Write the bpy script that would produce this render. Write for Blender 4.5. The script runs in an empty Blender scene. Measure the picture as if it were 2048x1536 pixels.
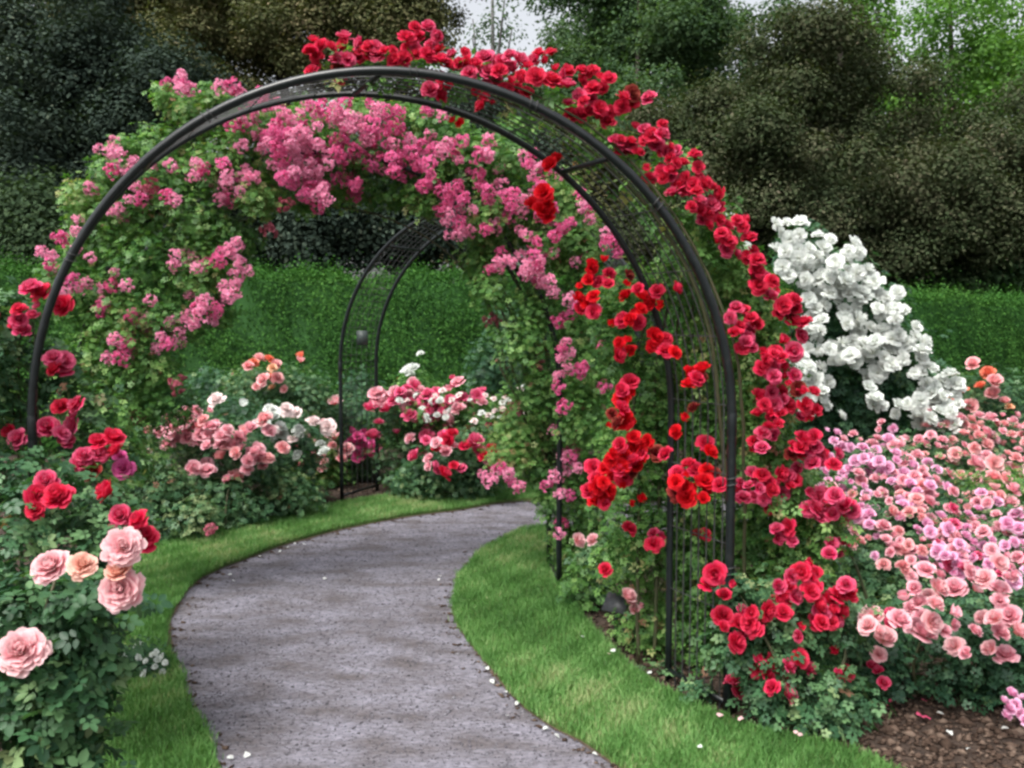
import bpy, math, random
import numpy as np
from mathutils import Vector, Matrix

rng = np.random.default_rng(11)
random.seed(11)
SC = bpy.context.scene
COL = SC.collection
PI = math.pi

# ------------------------------------------------------------------ camera
F_PX, CX, CY = 1854.0, 1024.0, 768.0
CAM_H, PITCH = 1.55, math.radians(3.95)
cp, sp = math.cos(PITCH), math.sin(PITCH)


def at(px, py, Y):
    """the point at distance Y (metres, along +y) seen at a pixel of the 2048x1536 photograph"""
    a, b = (px - CX) / F_PX, (CY - py) / F_PX
    d = np.array([a, cp + b * sp, -sp + b * cp])
    return np.array([0, 0, CAM_H]) + d * (Y / d[1])


def gr(px, py, z=0.0):
    """the point of the ground seen at a pixel"""
    a, b = (px - CX) / F_PX, (CY - py) / F_PX
    d = np.array([a, cp + b * sp, -sp + b * cp])
    return np.array([0, 0, CAM_H]) + d * ((z - CAM_H) / d[2])


cam = bpy.data.cameras.new('camera')
cam.sensor_width = 36
cam.lens = 36 * F_PX / 2048
cam.clip_start, cam.clip_end = 0.05, 2000
cam_o = bpy.data.objects.new('camera', cam)
COL.objects.link(cam_o)
cam_o.location = (0, 0, CAM_H)
cam_o.rotation_euler = (PI / 2 - PITCH, 0, 0)
SC.camera = cam_o

# ------------------------------------------------------------------ helpers


def mesh_np(name, V, Fs, mat=None, attrs=None, smooth=False):
    """one mesh from arrays; Fs is a list of face index arrays (each of one width)"""
    V = np.asarray(V, dtype=np.float32)
    if not isinstance(Fs, list):
        Fs = [Fs]
    me = bpy.data.meshes.new(name)
    me.vertices.add(len(V))
    me.vertices.foreach_set('co', V.ravel())
    flat = np.concatenate([np.asarray(f, dtype=np.int32).ravel() for f in Fs])
    tot = np.concatenate([np.full(len(f), np.asarray(f).shape[1], dtype=np.int32) for f in Fs])
    start = np.concatenate([[0], np.cumsum(tot)[:-1]]).astype(np.int32)
    me.loops.add(len(flat))
    me.loops.foreach_set('vertex_index', flat)
    me.polygons.add(len(tot))
    me.polygons.foreach_set('loop_start', start)
    me.polygons.foreach_set('loop_total', tot)
    if smooth:
        me.polygons.foreach_set('use_smooth', np.ones(len(tot), dtype=bool))
    for k, a in (attrs or {}).items():
        at_ = me.attributes.new(k, 'FLOAT', 'POINT')
        at_.data.foreach_set('value', np.asarray(a, dtype=np.float32))
    me.update(calc_edges=True)
    if mat:
        me.materials.append(mat)
    return me


def link(name, data, parent=None, mat=None):
    o = bpy.data.objects.new(name, data)
    COL.objects.link(o)
    if parent is not None:
        o.parent = parent
    return o


def tag(o, label=None, cat=None, group=None, kind=None):
    if label:
        o['label'] = label
    if cat:
        o['category'] = cat
    if group:
        o['group'] = group
    if kind:
        o['kind'] = kind
    return o


def empty(name, loc, label, cat, group=None):
    o = bpy.data.objects.new(name, None)
    o.empty_display_size = 0.1
    o.location = loc
    COL.objects.link(o)
    return tag(o, label, cat, group)


def unit(v):
    return v / np.maximum(np.linalg.norm(v, axis=-1, keepdims=True), 1e-9)


def tube(pts, rad, seg=10, cap=True):
    """a tapered tube through points"""
    pts = np.asarray(pts, float)
    n = len(pts)
    rad = np.full(n, rad) if np.isscalar(rad) else np.asarray(rad, float)
    T = unit(np.gradient(pts, axis=0))
    ref = np.array([0.13, 0.97, 0.2]) if abs(T[0] @ np.array([0.13, 0.97, 0.2])) < .9 else np.array([1., 0, 0])
    V = []
    B = unit(np.cross(T[0], ref))
    for i in range(n):
        B = unit(B - T[i] * (B @ T[i]))
        N = np.cross(B, T[i])
        a = np.linspace(0, 2 * PI, seg, endpoint=False)
        V.append(pts[i] + rad[i] * (np.cos(a)[:, None] * B + np.sin(a)[:, None] * N))
    V = np.concatenate(V)
    i, j = np.meshgrid(np.arange(n - 1), np.arange(seg), indexing='ij')
    j2 = (j + 1) % seg
    Q = np.stack([i * seg + j, i * seg + j2, (i + 1) * seg + j2, (i + 1) * seg + j], -1).reshape(-1, 4)
    Fs = [Q]
    if cap:
        Fs += [np.arange(seg)[None, ::-1], (np.arange(seg) + (n - 1) * seg)[None]]
    return V, Fs


def join(parts):
    V, by, off = [], {}, 0
    for v, fs in parts:
        V.append(v)
        for f in fs:
            f = np.asarray(f)
            by.setdefault(f.shape[1], []).append(f + off)
        off += len(v)
    return np.concatenate(V), [np.concatenate(x) for x in by.values()]


def resample(p, n):
    p = np.asarray(p, float)
    # smooth catmull through points, then even spacing
    q = []
    for i in range(len(p) - 1):
        a, b, c, d = p[max(i - 1, 0)], p[i], p[i + 1], p[min(i + 2, len(p) - 1)]
        for t in np.linspace(0, 1, 12, endpoint=False):
            q.append(.5 * ((2 * b) + (c - a) * t + (2 * a - 5 * b + 4 * c - d) * t * t + (3 * b - a - 3 * c + d) * t ** 3))
    q.append(p[-1])
    q = np.array(q)
    s = np.concatenate([[0], np.cumsum(np.linalg.norm(np.diff(q, axis=0), axis=1))])
    t = np.linspace(0, s[-1], n)
    return np.stack([np.interp(t, s, q[:, k]) for k in range(q.shape[1])], 1)


# ------------------------------------------------------------------ materials


def new_mat(name):
    m = bpy.data.materials.new(name)
    m.use_nodes = True
    nt = m.node_tree
    nt.nodes.clear()
    out = nt.nodes.new('ShaderNodeOutputMaterial')
    return m, nt, out


def ramp(nt, stops, fac):
    r = nt.nodes.new('ShaderNodeValToRGB')
    el = r.color_ramp.elements
    while len(el) < len(stops):
        el.new(0.5)
    for e, (p, c) in zip(el, stops):
        e.position = p
        e.color = (*c, 1)
    nt.links.new(fac, r.inputs['Fac'])
    return r.outputs['Color']


def attr(nt, name):
    a = nt.nodes.new('ShaderNodeAttribute')
    a.attribute_name = name
    return a.outputs['Fac']


def leaf_mat(name, stops, trans=0.28, rough=0.45, spec=0.3):
    m, nt, out = new_mat(name)
    c = ramp(nt, stops, attr(nt, 'var'))
    p = nt.nodes.new('ShaderNodeBsdfPrincipled')
    p.inputs['Roughness'].default_value = rough
    p.inputs['Specular IOR Level'].default_value = spec
    nt.links.new(c, p.inputs['Base Color'])
    t = nt.nodes.new('ShaderNodeBsdfTranslucent')
    mx0 = nt.nodes.new('ShaderNodeMix')
    mx0.data_type = 'RGBA'
    mx0.blend_type = 'MULTIPLY'
    mx0.inputs['Factor'].default_value = 1
    nt.links.new(c, mx0.inputs['A'])
    mx0.inputs['B'].default_value = (1.3, 1.5, 0.6, 1)
    nt.links.new(mx0.outputs['Result'], t.inputs['Color'])
    mx = nt.nodes.new('ShaderNodeMixShader')
    mx.inputs[0].default_value = trans
    nt.links.new(p.outputs[0], mx.inputs[1])
    nt.links.new(t.outputs[0], mx.inputs[2])
    nt.links.new(mx.outputs[0], out.inputs[0])
    return m


def petal_mat(name, ca, cb, base, base_amt=0.5, trans=0.3, sheen=0.0, rim=None, rim_amt=0.5):
    """petal colour drifts between ca and cb from bloom to bloom and petal to petal; base = colour of the petal's foot"""
    m, nt, out = new_mat(name)
    oi = nt.nodes.new('ShaderNodeObjectInfo')
    ad = nt.nodes.new('ShaderNodeMath')
    ad.operation = 'MULTIPLY_ADD'
    nt.links.new(attr(nt, 'var'), ad.inputs[0])
    ad.inputs[1].default_value = 0.45
    ml = nt.nodes.new('ShaderNodeMath')
    ml.operation = 'MULTIPLY'
    ml.inputs[1].default_value = 0.55
    nt.links.new(oi.outputs['Random'], ml.inputs[0])
    nt.links.new(ml.outputs[0], ad.inputs[2])
    c = ramp(nt, [(0.0, ca), (1.0, cb)], ad.outputs[0])
    tipf = nt.nodes.new('ShaderNodeMapRange')
    nt.links.new(attr(nt, 'tip'), tipf.inputs[0])
    tipf.inputs[1].default_value = 0.0
    tipf.inputs[2].default_value = 0.6
    tipf.inputs[3].default_value = base_amt
    tipf.inputs[4].default_value = 0.0
    mx0 = nt.nodes.new('ShaderNodeMix')
    mx0.data_type = 'RGBA'
    nt.links.new(tipf.outputs[0], mx0.inputs['Factor'])
    nt.links.new(c, mx0.inputs['A'])
    mx0.inputs['B'].default_value = (*base, 1)
    col = mx0.outputs['Result']
    if rim:                 # paler weathered petal edge, with edge highlights also painted into the colour
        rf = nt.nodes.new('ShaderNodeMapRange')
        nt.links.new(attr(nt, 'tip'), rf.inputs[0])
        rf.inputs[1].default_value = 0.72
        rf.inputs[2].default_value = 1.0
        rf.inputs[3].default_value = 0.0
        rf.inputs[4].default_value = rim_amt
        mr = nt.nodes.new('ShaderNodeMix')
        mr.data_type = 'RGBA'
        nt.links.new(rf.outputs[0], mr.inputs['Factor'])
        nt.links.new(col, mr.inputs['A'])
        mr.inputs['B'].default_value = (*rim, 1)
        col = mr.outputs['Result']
    p = nt.nodes.new('ShaderNodeBsdfPrincipled')
    p.inputs['Roughness'].default_value = 0.55
    p.inputs['Specular IOR Level'].default_value = 0.08
    p.inputs['Sheen Weight'].default_value = sheen
    p.inputs['Sheen Roughness'].default_value = 0.4
    p.inputs['Sheen Tint'].default_value = (1, .75, .85, 1)
    nt.links.new(col, p.inputs['Base Color'])
    t = nt.nodes.new('ShaderNodeBsdfTranslucent')
    nt.links.new(col, t.inputs['Color'])
    mx = nt.nodes.new('ShaderNodeMixShader')
    mx.inputs[0].default_value = trans
    nt.links.new(p.outputs[0], mx.inputs[1])
    nt.links.new(t.outputs[0], mx.inputs[2])
    nt.links.new(mx.outputs[0], out.inputs[0])
    return m


def noise_mat(name, stops, scale=8, detail=6, rough=0.9, bump=0.0, bscale=60, bdist=0.01, spec=0.3, stretch=None, second=None):
    m, nt, out = new_mat(name)
    tc = nt.nodes.new('ShaderNodeTexCoord')
    src = tc.outputs['Object']
    if stretch:
        mp = nt.nodes.new('ShaderNodeMapping')
        mp.inputs['Scale'].default_value = stretch
        nt.links.new(src, mp.inputs[0])
        src = mp.outputs[0]
    n = nt.nodes.new('ShaderNodeTexNoise')
    n.inputs['Scale'].default_value = scale
    n.inputs['Detail'].default_value = detail
    n.inputs['Roughness'].default_value = 0.65
    nt.links.new(src, n.inputs['Vector'])
    c = ramp(nt, stops, n.outputs['Fac'])
    if second:
        sc2, st2, blend, f2 = second
        n2 = nt.nodes.new('ShaderNodeTexNoise')
        n2.inputs['Scale'].default_value = sc2
        n2.inputs['Detail'].default_value = 3
        nt.links.new(src, n2.inputs['Vector'])
        c2 = ramp(nt, st2, n2.outputs['Fac'])
        mx = nt.nodes.new('ShaderNodeMix')
        mx.data_type = 'RGBA'
        mx.blend_type = blend
        mx.inputs['Factor'].default_value = f2
        nt.links.new(c, mx.inputs['A'])
        nt.links.new(c2, mx.inputs['B'])
        c = mx.outputs['Result']
    p = nt.nodes.new('ShaderNodeBsdfPrincipled')
    p.inputs['Roughness'].default_value = rough
    p.inputs['Specular IOR Level'].default_value = spec
    nt.links.new(c, p.inputs['Base Color'])
    if bump:
        b = nt.nodes.new('ShaderNodeBump')
        b.inputs['Strength'].default_value = bump
        b.inputs['Distance'].default_value = bdist
        n3 = nt.nodes.new('ShaderNodeTexNoise')
        n3.inputs['Scale'].default_value = bscale
        n3.inputs['Detail'].default_value = 5
        nt.links.new(src, n3.inputs['Vector'])
        nt.links.new(n3.outputs['Fac'], b.inputs['Height'])
        nt.links.new(b.outputs[0], p.inputs['Normal'])
    nt.links.new(p.outputs[0], out.inputs[0])
    return m


M = {}
M['rose_leaf'] = leaf_mat('rose_leaf', [(0, (.022, .066, .033)), (.45, (.05, .125, .055)), (.8, (.11, .21, .09)), (.95, (.20, .29, .13)), (1, (.2, .11, .07))])
M['rose_leaf_blue'] = leaf_mat('rose_leaf_blue', [(0, (.02, .06, .035)), (.5, (.042, .11, .055)), (.9, (.085, .18, .085)), (1, (.15, .23, .09))])
M['light_leaf'] = leaf_mat('light_leaf', [(0, (.030, .095, .026)), (.4, (.072, .18, .042)), (.75, (.14, .28, .07)), (.92, (.26, .38, .13)), (.97, (.30, .27, .12)), (1, (.28, .13, .09))])
M['hedge_leaf'] = leaf_mat('hedge_leaf', [(0, (.016, .054, .014)), (.5, (.034, .106, .02)), (1, (.074, .178, .034))], trans=.2, rough=.7, spec=.08)
M['dark_tree_leaf'] = leaf_mat('dark_tree_leaf', [(0, (.016, .028, .022)), (.5, (.03, .048, .036)), (.85, (.06, .085, .06)), (1, (.10, .12, .085))], trans=.15, rough=.7, spec=.08)
M['olive_leaf'] = leaf_mat('olive_leaf', [(0, (.03, .042, .02)), (.4, (.07, .082, .034)), (.75, (.14, .13, .065)), (1, (.24, .19, .12))], trans=.2, rough=.7, spec=.08)
M['brown_leaf'] = leaf_mat('brown_leaf', [(0, (.026, .038, .02)), (.3, (.042, .062, .028)), (.55, (.058, .070, .036)), (.8, (.080, .082, .048)), (1, (.125, .11, .075))], trans=.2, rough=.7, spec=.08)
M['green_tree_leaf'] = leaf_mat('green_tree_leaf', [(0, (.028, .06, .03)), (.5, (.052, .098, .045)), (1, (.095, .145, .065))], trans=.3, rough=.7, spec=.08)
M['bright_tree_leaf'] = leaf_mat('bright_tree_leaf', [(0, (.05, .12, .03)), (.5, (.10, .21, .05)), (1, (.19, .32, .09))], trans=.4, rough=.7, spec=.08)
M['dark_shrub_leaf'] = leaf_mat('dark_shrub_leaf', [(0, (.018, .036, .018)), (.5, (.035, .062, .03)), (1, (.07, .105, .048))], trans=.2, rough=.7, spec=.08)
M['grass'] = leaf_mat('grass_blade', [(0, (.045, .12, .028)), (.5, (.092, .22, .055)), (.85, (.18, .33, .11)), (1, (.33, .35, .18))], trans=.25, rough=.55, spec=.2)
M['turf'] = noise_mat('turf_soil', [(.3, (.035, .06, .015)), (.7, (.055, .10, .02))], scale=20)
M['soil'] = noise_mat('soil', [(.25, (.018, .012, .009)), (.55, (.045, .03, .022)), (.8, (.085, .06, .045))], scale=14, detail=10, bump=.9, bscale=45, bdist=.03)
M['path'] = noise_mat('path_gravel', [(.3, (.076, .073, .083)), (.5, (.138, .133, .154)), (.7, (.212, .207, .240))], scale=38, detail=10, bump=.5, bscale=70, bdist=.010,
                      second=(4.5, [(.32, (.60, .55, .50)), (.5, (.92, .90, .90)), (.68, (1.18, 1.18, 1.22))], 'MULTIPLY', 1.0), stretch=(.8, 1.6, 1))
M['edge_dirt'] = noise_mat('edge_dirt', [(.3, (.045, .032, .022)), (.7, (.10, .075, .055))], scale=30, bump=.6, bscale=80)
M['bark'] = noise_mat('bark', [(.3, (.022, .018, .015)), (.7, (.07, .06, .05))], scale=14, bump=.6, bscale=25, bdist=.03, stretch=(1, 1, .2))
M['grey_bark'] = noise_mat('grey_bark', [(.3, (.07, .07, .07)), (.7, (.15, .15, .145))], scale=10, bump=.4, bscale=25, stretch=(1, 1, .2))
M['cane'] = noise_mat('cane', [(.3, (.03, .05, .018)), (.7, (.075, .06, .035))], scale=20, rough=.6)
M['iron'] = noise_mat('painted_iron', [(.3, (.004, .006, .007)), (.6, (.007, .010, .011)), (.7, (.016, .017, .017)), (.8, (.04, .028, .02))], scale=26, rough=.33, spec=.4, bump=.12, bscale=120, bdist=.002)
M['wire'] = noise_mat('wire', [(.3, (.02, .022, .022)), (.7, (.04, .042, .042))], scale=26, rough=.5, spec=.5)
M['sign_plate'] = noise_mat('sign_plate', [(.3, (.035, .037, .042)), (.7, (.06, .062, .07))], scale=9, rough=.35, spec=.5)
M['tag_plate'] = noise_mat('tag_plate', [(.3, (.035, .048, .045)), (.7, (.06, .075, .07))], scale=9, rough=.45)
M['mulch'] = leaf_mat('mulch_chip', [(0, (.022, .014, .010)), (.5, (.06, .04, .03)), (1, (.15, .11, .085))], trans=0, rough=.9, spec=.1)
M['pebble'] = leaf_mat('pebble', [(0, (.045, .042, .048)), (.5, (.105, .10, .118)), (1, (.22, .215, .235))], trans=0, rough=.85, spec=.2)

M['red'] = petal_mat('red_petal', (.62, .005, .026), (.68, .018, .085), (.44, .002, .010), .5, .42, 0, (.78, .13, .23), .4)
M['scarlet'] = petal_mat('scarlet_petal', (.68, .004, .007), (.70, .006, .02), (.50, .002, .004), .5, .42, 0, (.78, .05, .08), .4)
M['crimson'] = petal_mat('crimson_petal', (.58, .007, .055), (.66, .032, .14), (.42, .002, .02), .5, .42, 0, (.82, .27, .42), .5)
M['spent'] = petal_mat('spent_red_petal', (.20, .006, .012), (.26, .02, .03), (.15, .02, .01), .5, .25, 0, (.30, .10, .06), .6)
M['magenta'] = petal_mat('magenta_petal', (.56, .02, .15), (.62, .07, .30), (.45, .01, .10), .4, .3, 0, (.75, .25, .45), .5)
M['rambler'] = petal_mat('rambler_petal', (.66, .05, .20), (.76, .15, .37), (.82, .40, .48), .3, .35, 0, (.84, .36, .60), .7)
M['rambler_pale'] = petal_mat('pale_rambler_petal', (.78, .18, .36), (.84, .36, .53), (.84, .5, .6), .3, .35, 0, (.88, .56, .72), .7)
M['faded'] = petal_mat('faded_rambler_petal', (.36, .06, .10), (.50, .17, .22), (.5, .3, .25), .4)
M['pink'] = petal_mat('pink_petal', (.82, .27, .37), (.85, .44, .51), (.82, .28, .28), .4, .45, 0, (.90, .66, .70), .8)
M['salmon'] = petal_mat('salmon_petal', (.84, .27, .31), (.86, .44, .46), (.84, .30, .24), .4, .45, 0, (.90, .64, .63), .8)
M['hotpink'] = petal_mat('hotpink_petal', (.64, .03, .13), (.72, .10, .25), (.6, .05, .1), .4, .3, 0, (.84, .30, .42), .5)
M['lilac'] = petal_mat('lilac_petal', (.82, .28, .52), (.85, .46, .66), (.8, .4, .55), .4, .45, 0, (.90, .68, .82), .8)
M['blush'] = petal_mat('blush_petal', (.86, .38, .44), (.88, .50, .54), (.86, .34, .27), .7, .5, 0, (.90, .70, .70), .8)
M['peach'] = petal_mat('peach_petal', (.86, .40, .31), (.87, .52, .43), (.85, .26, .13), .8, .35, 0, (.90, .66, .56), .7)
M['coral'] = petal_mat('coral_petal', (.78, .15, .08), (.82, .30, .20), (.8, .3, .1), .5)
M['apricot'] = petal_mat('apricot_petal', (.84, .42, .24), (.86, .58, .40), (.85, .4, .12), .5)
M['white'] = petal_mat('white_petal', (.76, .80, .77), (.83, .85, .82), (.76, .77, .62), .4, .5)
M['blushwhite'] = petal_mat('blush_white_petal', (.85, .70, .70), (.87, .77, .75), (.82, .6, .5), .5)

# ------------------------------------------------------------------ blooms


def petal_grid(t, ang, r0, z0, L, w, phi0, phi1, ruf, nu, nv, rnd, flat, curl=1.3):
    vs = np.linspace(0, 1, nv + 1)
    us = np.linspace(-1, 1, nu + 1)
    U, Vv = np.meshgrid(us, vs)
    # along-length curve, sampled finely then interpolated
    tt = np.linspace(0, 1, 30)
    ph = phi0 + (phi1 - phi0) * tt ** curl
    r = r0 + np.concatenate([[0], np.cumsum(np.sin(ph[:-1]))]) * L / 29
    z = z0 + np.concatenate([[0], np.cumsum(np.cos(ph[:-1]))]) * L / 29
    Ve = Vv * (1 - (.05 + .12 * rnd[0]) * U ** 2 * Vv)
    R = np.interp(Ve, tt, r)
    Z = np.interp(Ve, tt, z)
    shape = np.sqrt(np.clip(Vv, .04, 1)) * (1 - .12 * Vv ** 4)
    S = U * w * shape
    wr = np.maximum(R, .10) * (1 + flat) + .02
    X = R - wr * (1 - np.cos(np.clip(S / wr, -2.2, 2.2)))
    Y = wr * np.sin(np.clip(S / wr, -2.2, 2.2))
    Z = Z + ruf * np.sin(U * (3 + 2 * rnd[1]) + rnd[2] * 6.28) * Vv ** 2
    X = X + ruf * .6 * np.cos(U * 4 + rnd[3] * 6.28) * Vv ** 2
    c, s = math.cos(ang), math.sin(ang)
    P = np.stack([X * c - Y * s, X * s + Y * c, Z], -1).reshape(-1, 3)
    i, j = np.meshgrid(np.arange(nv), np.arange(nu), indexing='ij')
    q = np.stack([i * (nu + 1) + j, i * (nu + 1) + j + 1, (i + 1) * (nu + 1) + j + 1, (i + 1) * (nu + 1) + j], -1).reshape(-1, 4)
    return P, q, Vv.ravel()


def rose_arrays(N, seed, base0=25, base1=78, tip0=-25, tip1=112, L0=.5, L1=.92, w0=.3, w1=.56, ruf=.05, nu=4, nv=4, flat=1.2, curl=1.3, r1=.10, dz=-.10):
    r_ = np.random.default_rng(seed)
    Vs, Qs, tips, var, off = [], [], [], [], 0
    for i in range(N):
        t = (i + .5) / N
        jit = r_.normal(0, 7)
        p0 = math.radians(base0 + (base1 - base0) * t + jit)
        p1 = math.radians(tip0 + (tip1 - tip0) * t ** .9 + jit * 1.5)
        P, q, tp = petal_grid(t, i * 2.39996 + r_.normal(0, .25), (.02 + r1 * t), dz * t, (L0 + (L1 - L0) * t) * r_.uniform(.88, 1.1),
                              (w0 + (w1 - w0) * t) * r_.uniform(.85, 1.15), p0, p1, ruf, nu, nv, r_.random(4), flat, curl)
        Vs.append(P)
        Qs.append(q + off)
        tips.append(tp)
        var.append(np.full(len(P), r_.random()))
        off += len(P)
    a = np.linspace(0, 2 * PI, 8, endpoint=False)      # the hip that closes the bloom from below
    for rr, zz in ((.01, -.02), (r1 + .06, dz - .03)):
        Vs.append(np.stack([rr * np.cos(a), rr * np.sin(a), np.full(8, zz)], 1))
    k = np.arange(8)
    Qs.append(np.stack([off + k, off + (k + 1) % 8, off + 8 + (k + 1) % 8, off + 8 + k], 1))
    tips.append(np.zeros(16))
    var.append(np.full(16, .5))
    V = np.concatenate(Vs)
    V[:, 2] -= V[:, 2].mean()
    V /= np.percentile(np.hypot(V[:, 0], V[:, 1]), 97)
    return V, np.concatenate(Qs), np.concatenate(tips), np.concatenate(var)


def rose_mesh(name, mat, **k):
    V, Q, tp, var = rose_arrays(**k)
    return mesh_np(name, V, Q, mat, {'tip': tp, 'var': var}, smooth=True)


def truss_mesh(name, mat, seed, n, br, squash=(1, 1, 1), N=9):
    """a truss of small rosettes round a ball of radius 1, each br wide"""
    r_ = np.random.default_rng(seed)
    Vs, Qs, tips, var, off = [], [], [], [], 0
    for i in range(n):
        d = unit(r_.normal(size=3) + np.array([0, 0, .55]))
        c = d * np.array(squash) * r_.uniform(.45, .88)
        V, Q, tp, vv = rose_arrays(N, seed * 100 + i, base0=20, base1=70, tip0=0, tip1=95, nu=2, nv=3, ruf=.05, L0=.6, L1=.9, w0=.4, w1=.6)
        zx = unit(d + r_.normal(0, .35, 3))
        xx = unit(np.cross(zx, r_.normal(size=3)))
        yx = np.cross(zx, xx)
        V = V * br * r_.uniform(.75, 1.15)
        V = V[:, :1] * xx + V[:, 1:2] * yx + V[:, 2:3] * zx + c
        Vs.append(V)
        Qs.append(Q + off)
        tips.append(tp)
        var.append(np.full(len(V), r_.random()))
        off += len(V)
    return mesh_np(name, np.concatenate(Vs), np.concatenate(Qs), mat, {'tip': np.concatenate(tips), 'var': np.concatenate(var)}, smooth=True)


BLOOM = {}


def bloom_set(style, mat):
    key = (style, mat)
    if key in BLOOM:
        return BLOOM[key]
    out = []
    for s in range(4):
        nm = 'bloom'
        if style == 'full':        # very double, frilly old-fashioned rose
            me = rose_mesh(nm, M[mat], N=85, seed=s + 5, base0=6, base1=74, tip0=-20, tip1=112, ruf=.05, nu=4, nv=5, w0=.17, w1=.36, L0=.66, L1=.86, flat=.5, curl=2.0, r1=.22, dz=-.22)
        elif style == 'double':
            me = rose_mesh(nm, M[mat], N=46, seed=s + 15, base0=6, base1=66, tip0=-25, tip1=108, ruf=.045, nu=4, nv=5, w0=.2, w1=.46, L0=.66, L1=.80, flat=.35, curl=2.2, r1=.18, dz=-.25)
        elif style == 'cup':
            me = rose_mesh(nm, M[mat], N=32, seed=s + 25, base0=6, base1=58, tip0=-35, tip1=78, ruf=.035, nu=4, nv=5, w0=.22, w1=.50, L0=.68, L1=.80, flat=.3, curl=2.2, r1=.15, dz=-.2)
        elif style == 'open':      # loose semi-double
            me = rose_mesh(nm, M[mat], N=24, seed=s + 35, base0=20, base1=72, tip0=0, tip1=108, ruf=.08, nu=4, nv=4, w0=.25, w1=.44, L0=.6, L1=.8, flat=.6, curl=1.8, r1=.15, dz=-.2)
        elif style == 'truss':
            me = truss_mesh('flower_cluster', M[mat], s + 3, 34, .225, N=9)
        elif style == 'loose_truss':
            me = truss_mesh('flower_cluster', M[mat], s + 43, 16, .30, (1.0, 1.0, .8))
        elif style == 'bud':
            me = rose_mesh(nm, M[mat], N=9, seed=s + 55, base0=40, base1=62, tip0=-40, tip1=15, ruf=.02, nu=4, nv=4)
        out.append(me)
    BLOOM[key] = out
    return out


def place_bloom(parent, pos, rad, style, mat, face=None, name='bloom'):
    if style in ('double', 'cup') and name == 'bloom':
        k = random.random()
        if k < .10:
            style, rad = 'bud', rad * .62
        elif k < .38:
            style, rad = 'cup', rad * .9
    me = random.choice(bloom_set(style, mat))
    o = bpy.data.objects.new(name, me)
    COL.objects.link(o)
    if face is None:
        face = Vector((random.gauss(0, .45), -.75 + random.gauss(0, .3), .55 + random.gauss(0, .3)))
    q = Vector(face).to_track_quat('Z', 'Y')
    m = Matrix.Translation(Vector(pos) - parent.location) @ q.to_matrix().to_4x4() @ Matrix.Rotation(random.uniform(0, 6.28), 4, 'Z')
    s = rad * random.uniform(.92, 1.08)
    m = m @ Matrix.Diagonal((s, s, s * random.uniform(.85, 1.1), 1))
    o.parent = parent
    o.matrix_local = m
    return o


def cluster_points(cl, br):
    """cl: (px, py, r) circles of colour in the photograph; br: one bloom's radius in pixels -> bloom centres"""
    pts = []
    for (x, y, r) in cl:
        n = max(1, int(round((r / br) ** 2 * 1.15)))
        if n == 1:
            pts.append((x, y))
            continue
        got, tries = [], 0
        while len(got) < n and tries < 200:
            tries += 1
            a, d = random.uniform(0, 6.283), math.sqrt(random.random()) * max(r - br * .55, 2)
            p = (x + d * math.cos(a), y + d * math.sin(a))
            if all(math.hypot(p[0] - g[0], p[1] - g[1]) > br * (1.1 if tries < 100 else .75) for g in got):
                got.append(p)
        pts += got
    return pts


def blooms_on(parent, cl, br, Y, style, mats, jitter=.05, most=100, sizevar=.24, name='bloom', grow=1.0):
    """a bloom (or truss) at every centre; past `most` the rest become one part"""
    pts = cluster_points(cl, br)
    random.shuffle(pts)
    made = []
    for (x, y) in pts:
        yy = (Y(x, y) if callable(Y) else Y) + random.gauss(0, jitter)
        m = mats if isinstance(mats, str) else random.choice(mats)
        if m in ('red', 'crimson', 'scarlet') and random.random() < .05:
            m = 'spent'
        made.append(place_bloom(parent, at(x, y, yy), br * grow * yy / F_PX * random.uniform(1 - sizevar, 1 + sizevar * .7), style, m, name=name))
    if len(made) > most:
        made.sort(key=lambda o: -o.scale[0])
        Vs, Qs, tp, vr, off, mat = [], [], [], [], 0, None
        for o in made[most:]:
            me = o.data
            n = len(me.vertices)
            co = np.empty(n * 3, np.float32)
            me.vertices.foreach_get('co', co)
            mt = np.array(o.matrix_basis)
            Vs.append(co.reshape(-1, 3) @ mt[:3, :3].T + mt[:3, 3])
            q = np.empty(len(me.polygons) * 4, np.int32)
            me.polygons.foreach_get('vertices', q)
            Qs.append(q.reshape(-1, 4) + off)
            a = np.empty(n, np.float32)
            me.attributes['tip'].data.foreach_get('value', a)
            tp.append(a.copy())
            me.attributes['var'].data.foreach_get('value', a)
            vr.append(a.copy())
            off += n
            mat = me.materials[0]
            bpy.data.objects.remove(o)
        o = link('small_blooms' if name == 'bloom' else 'small_flower_clusters', mesh_np('small_blooms', np.concatenate(Vs), np.concatenate(Qs), mat, {'tip': np.concatenate(tp), 'var': np.concatenate(vr)}, True), parent)
        o['kind'] = 'stuff'
    return len(made)


# ------------------------------------------------------------------ leaves
LEAFLET = np.array([[0, 0, 0], [.30, .32, .05], [.27, .70, .035], [0, 1, -.06], [-.27, .70, .035], [-.30, .32, .05], [0, .35, -.02], [0, .7, -.03]])
LEAFLET_F = np.array([[0, 1, 6], [1, 2, 7], [1, 7, 6], [2, 3, 7], [3, 4, 7], [4, 5, 7], [5, 6, 7], [5, 0, 6]])
DIAMOND = np.array([[0, 0, 0], [.30, .45, .05], [0, 1, -.04], [-.30, .45, .05]])
DIAMOND_F = np.array([[0, 1, 2], [0, 2, 3]])


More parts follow.
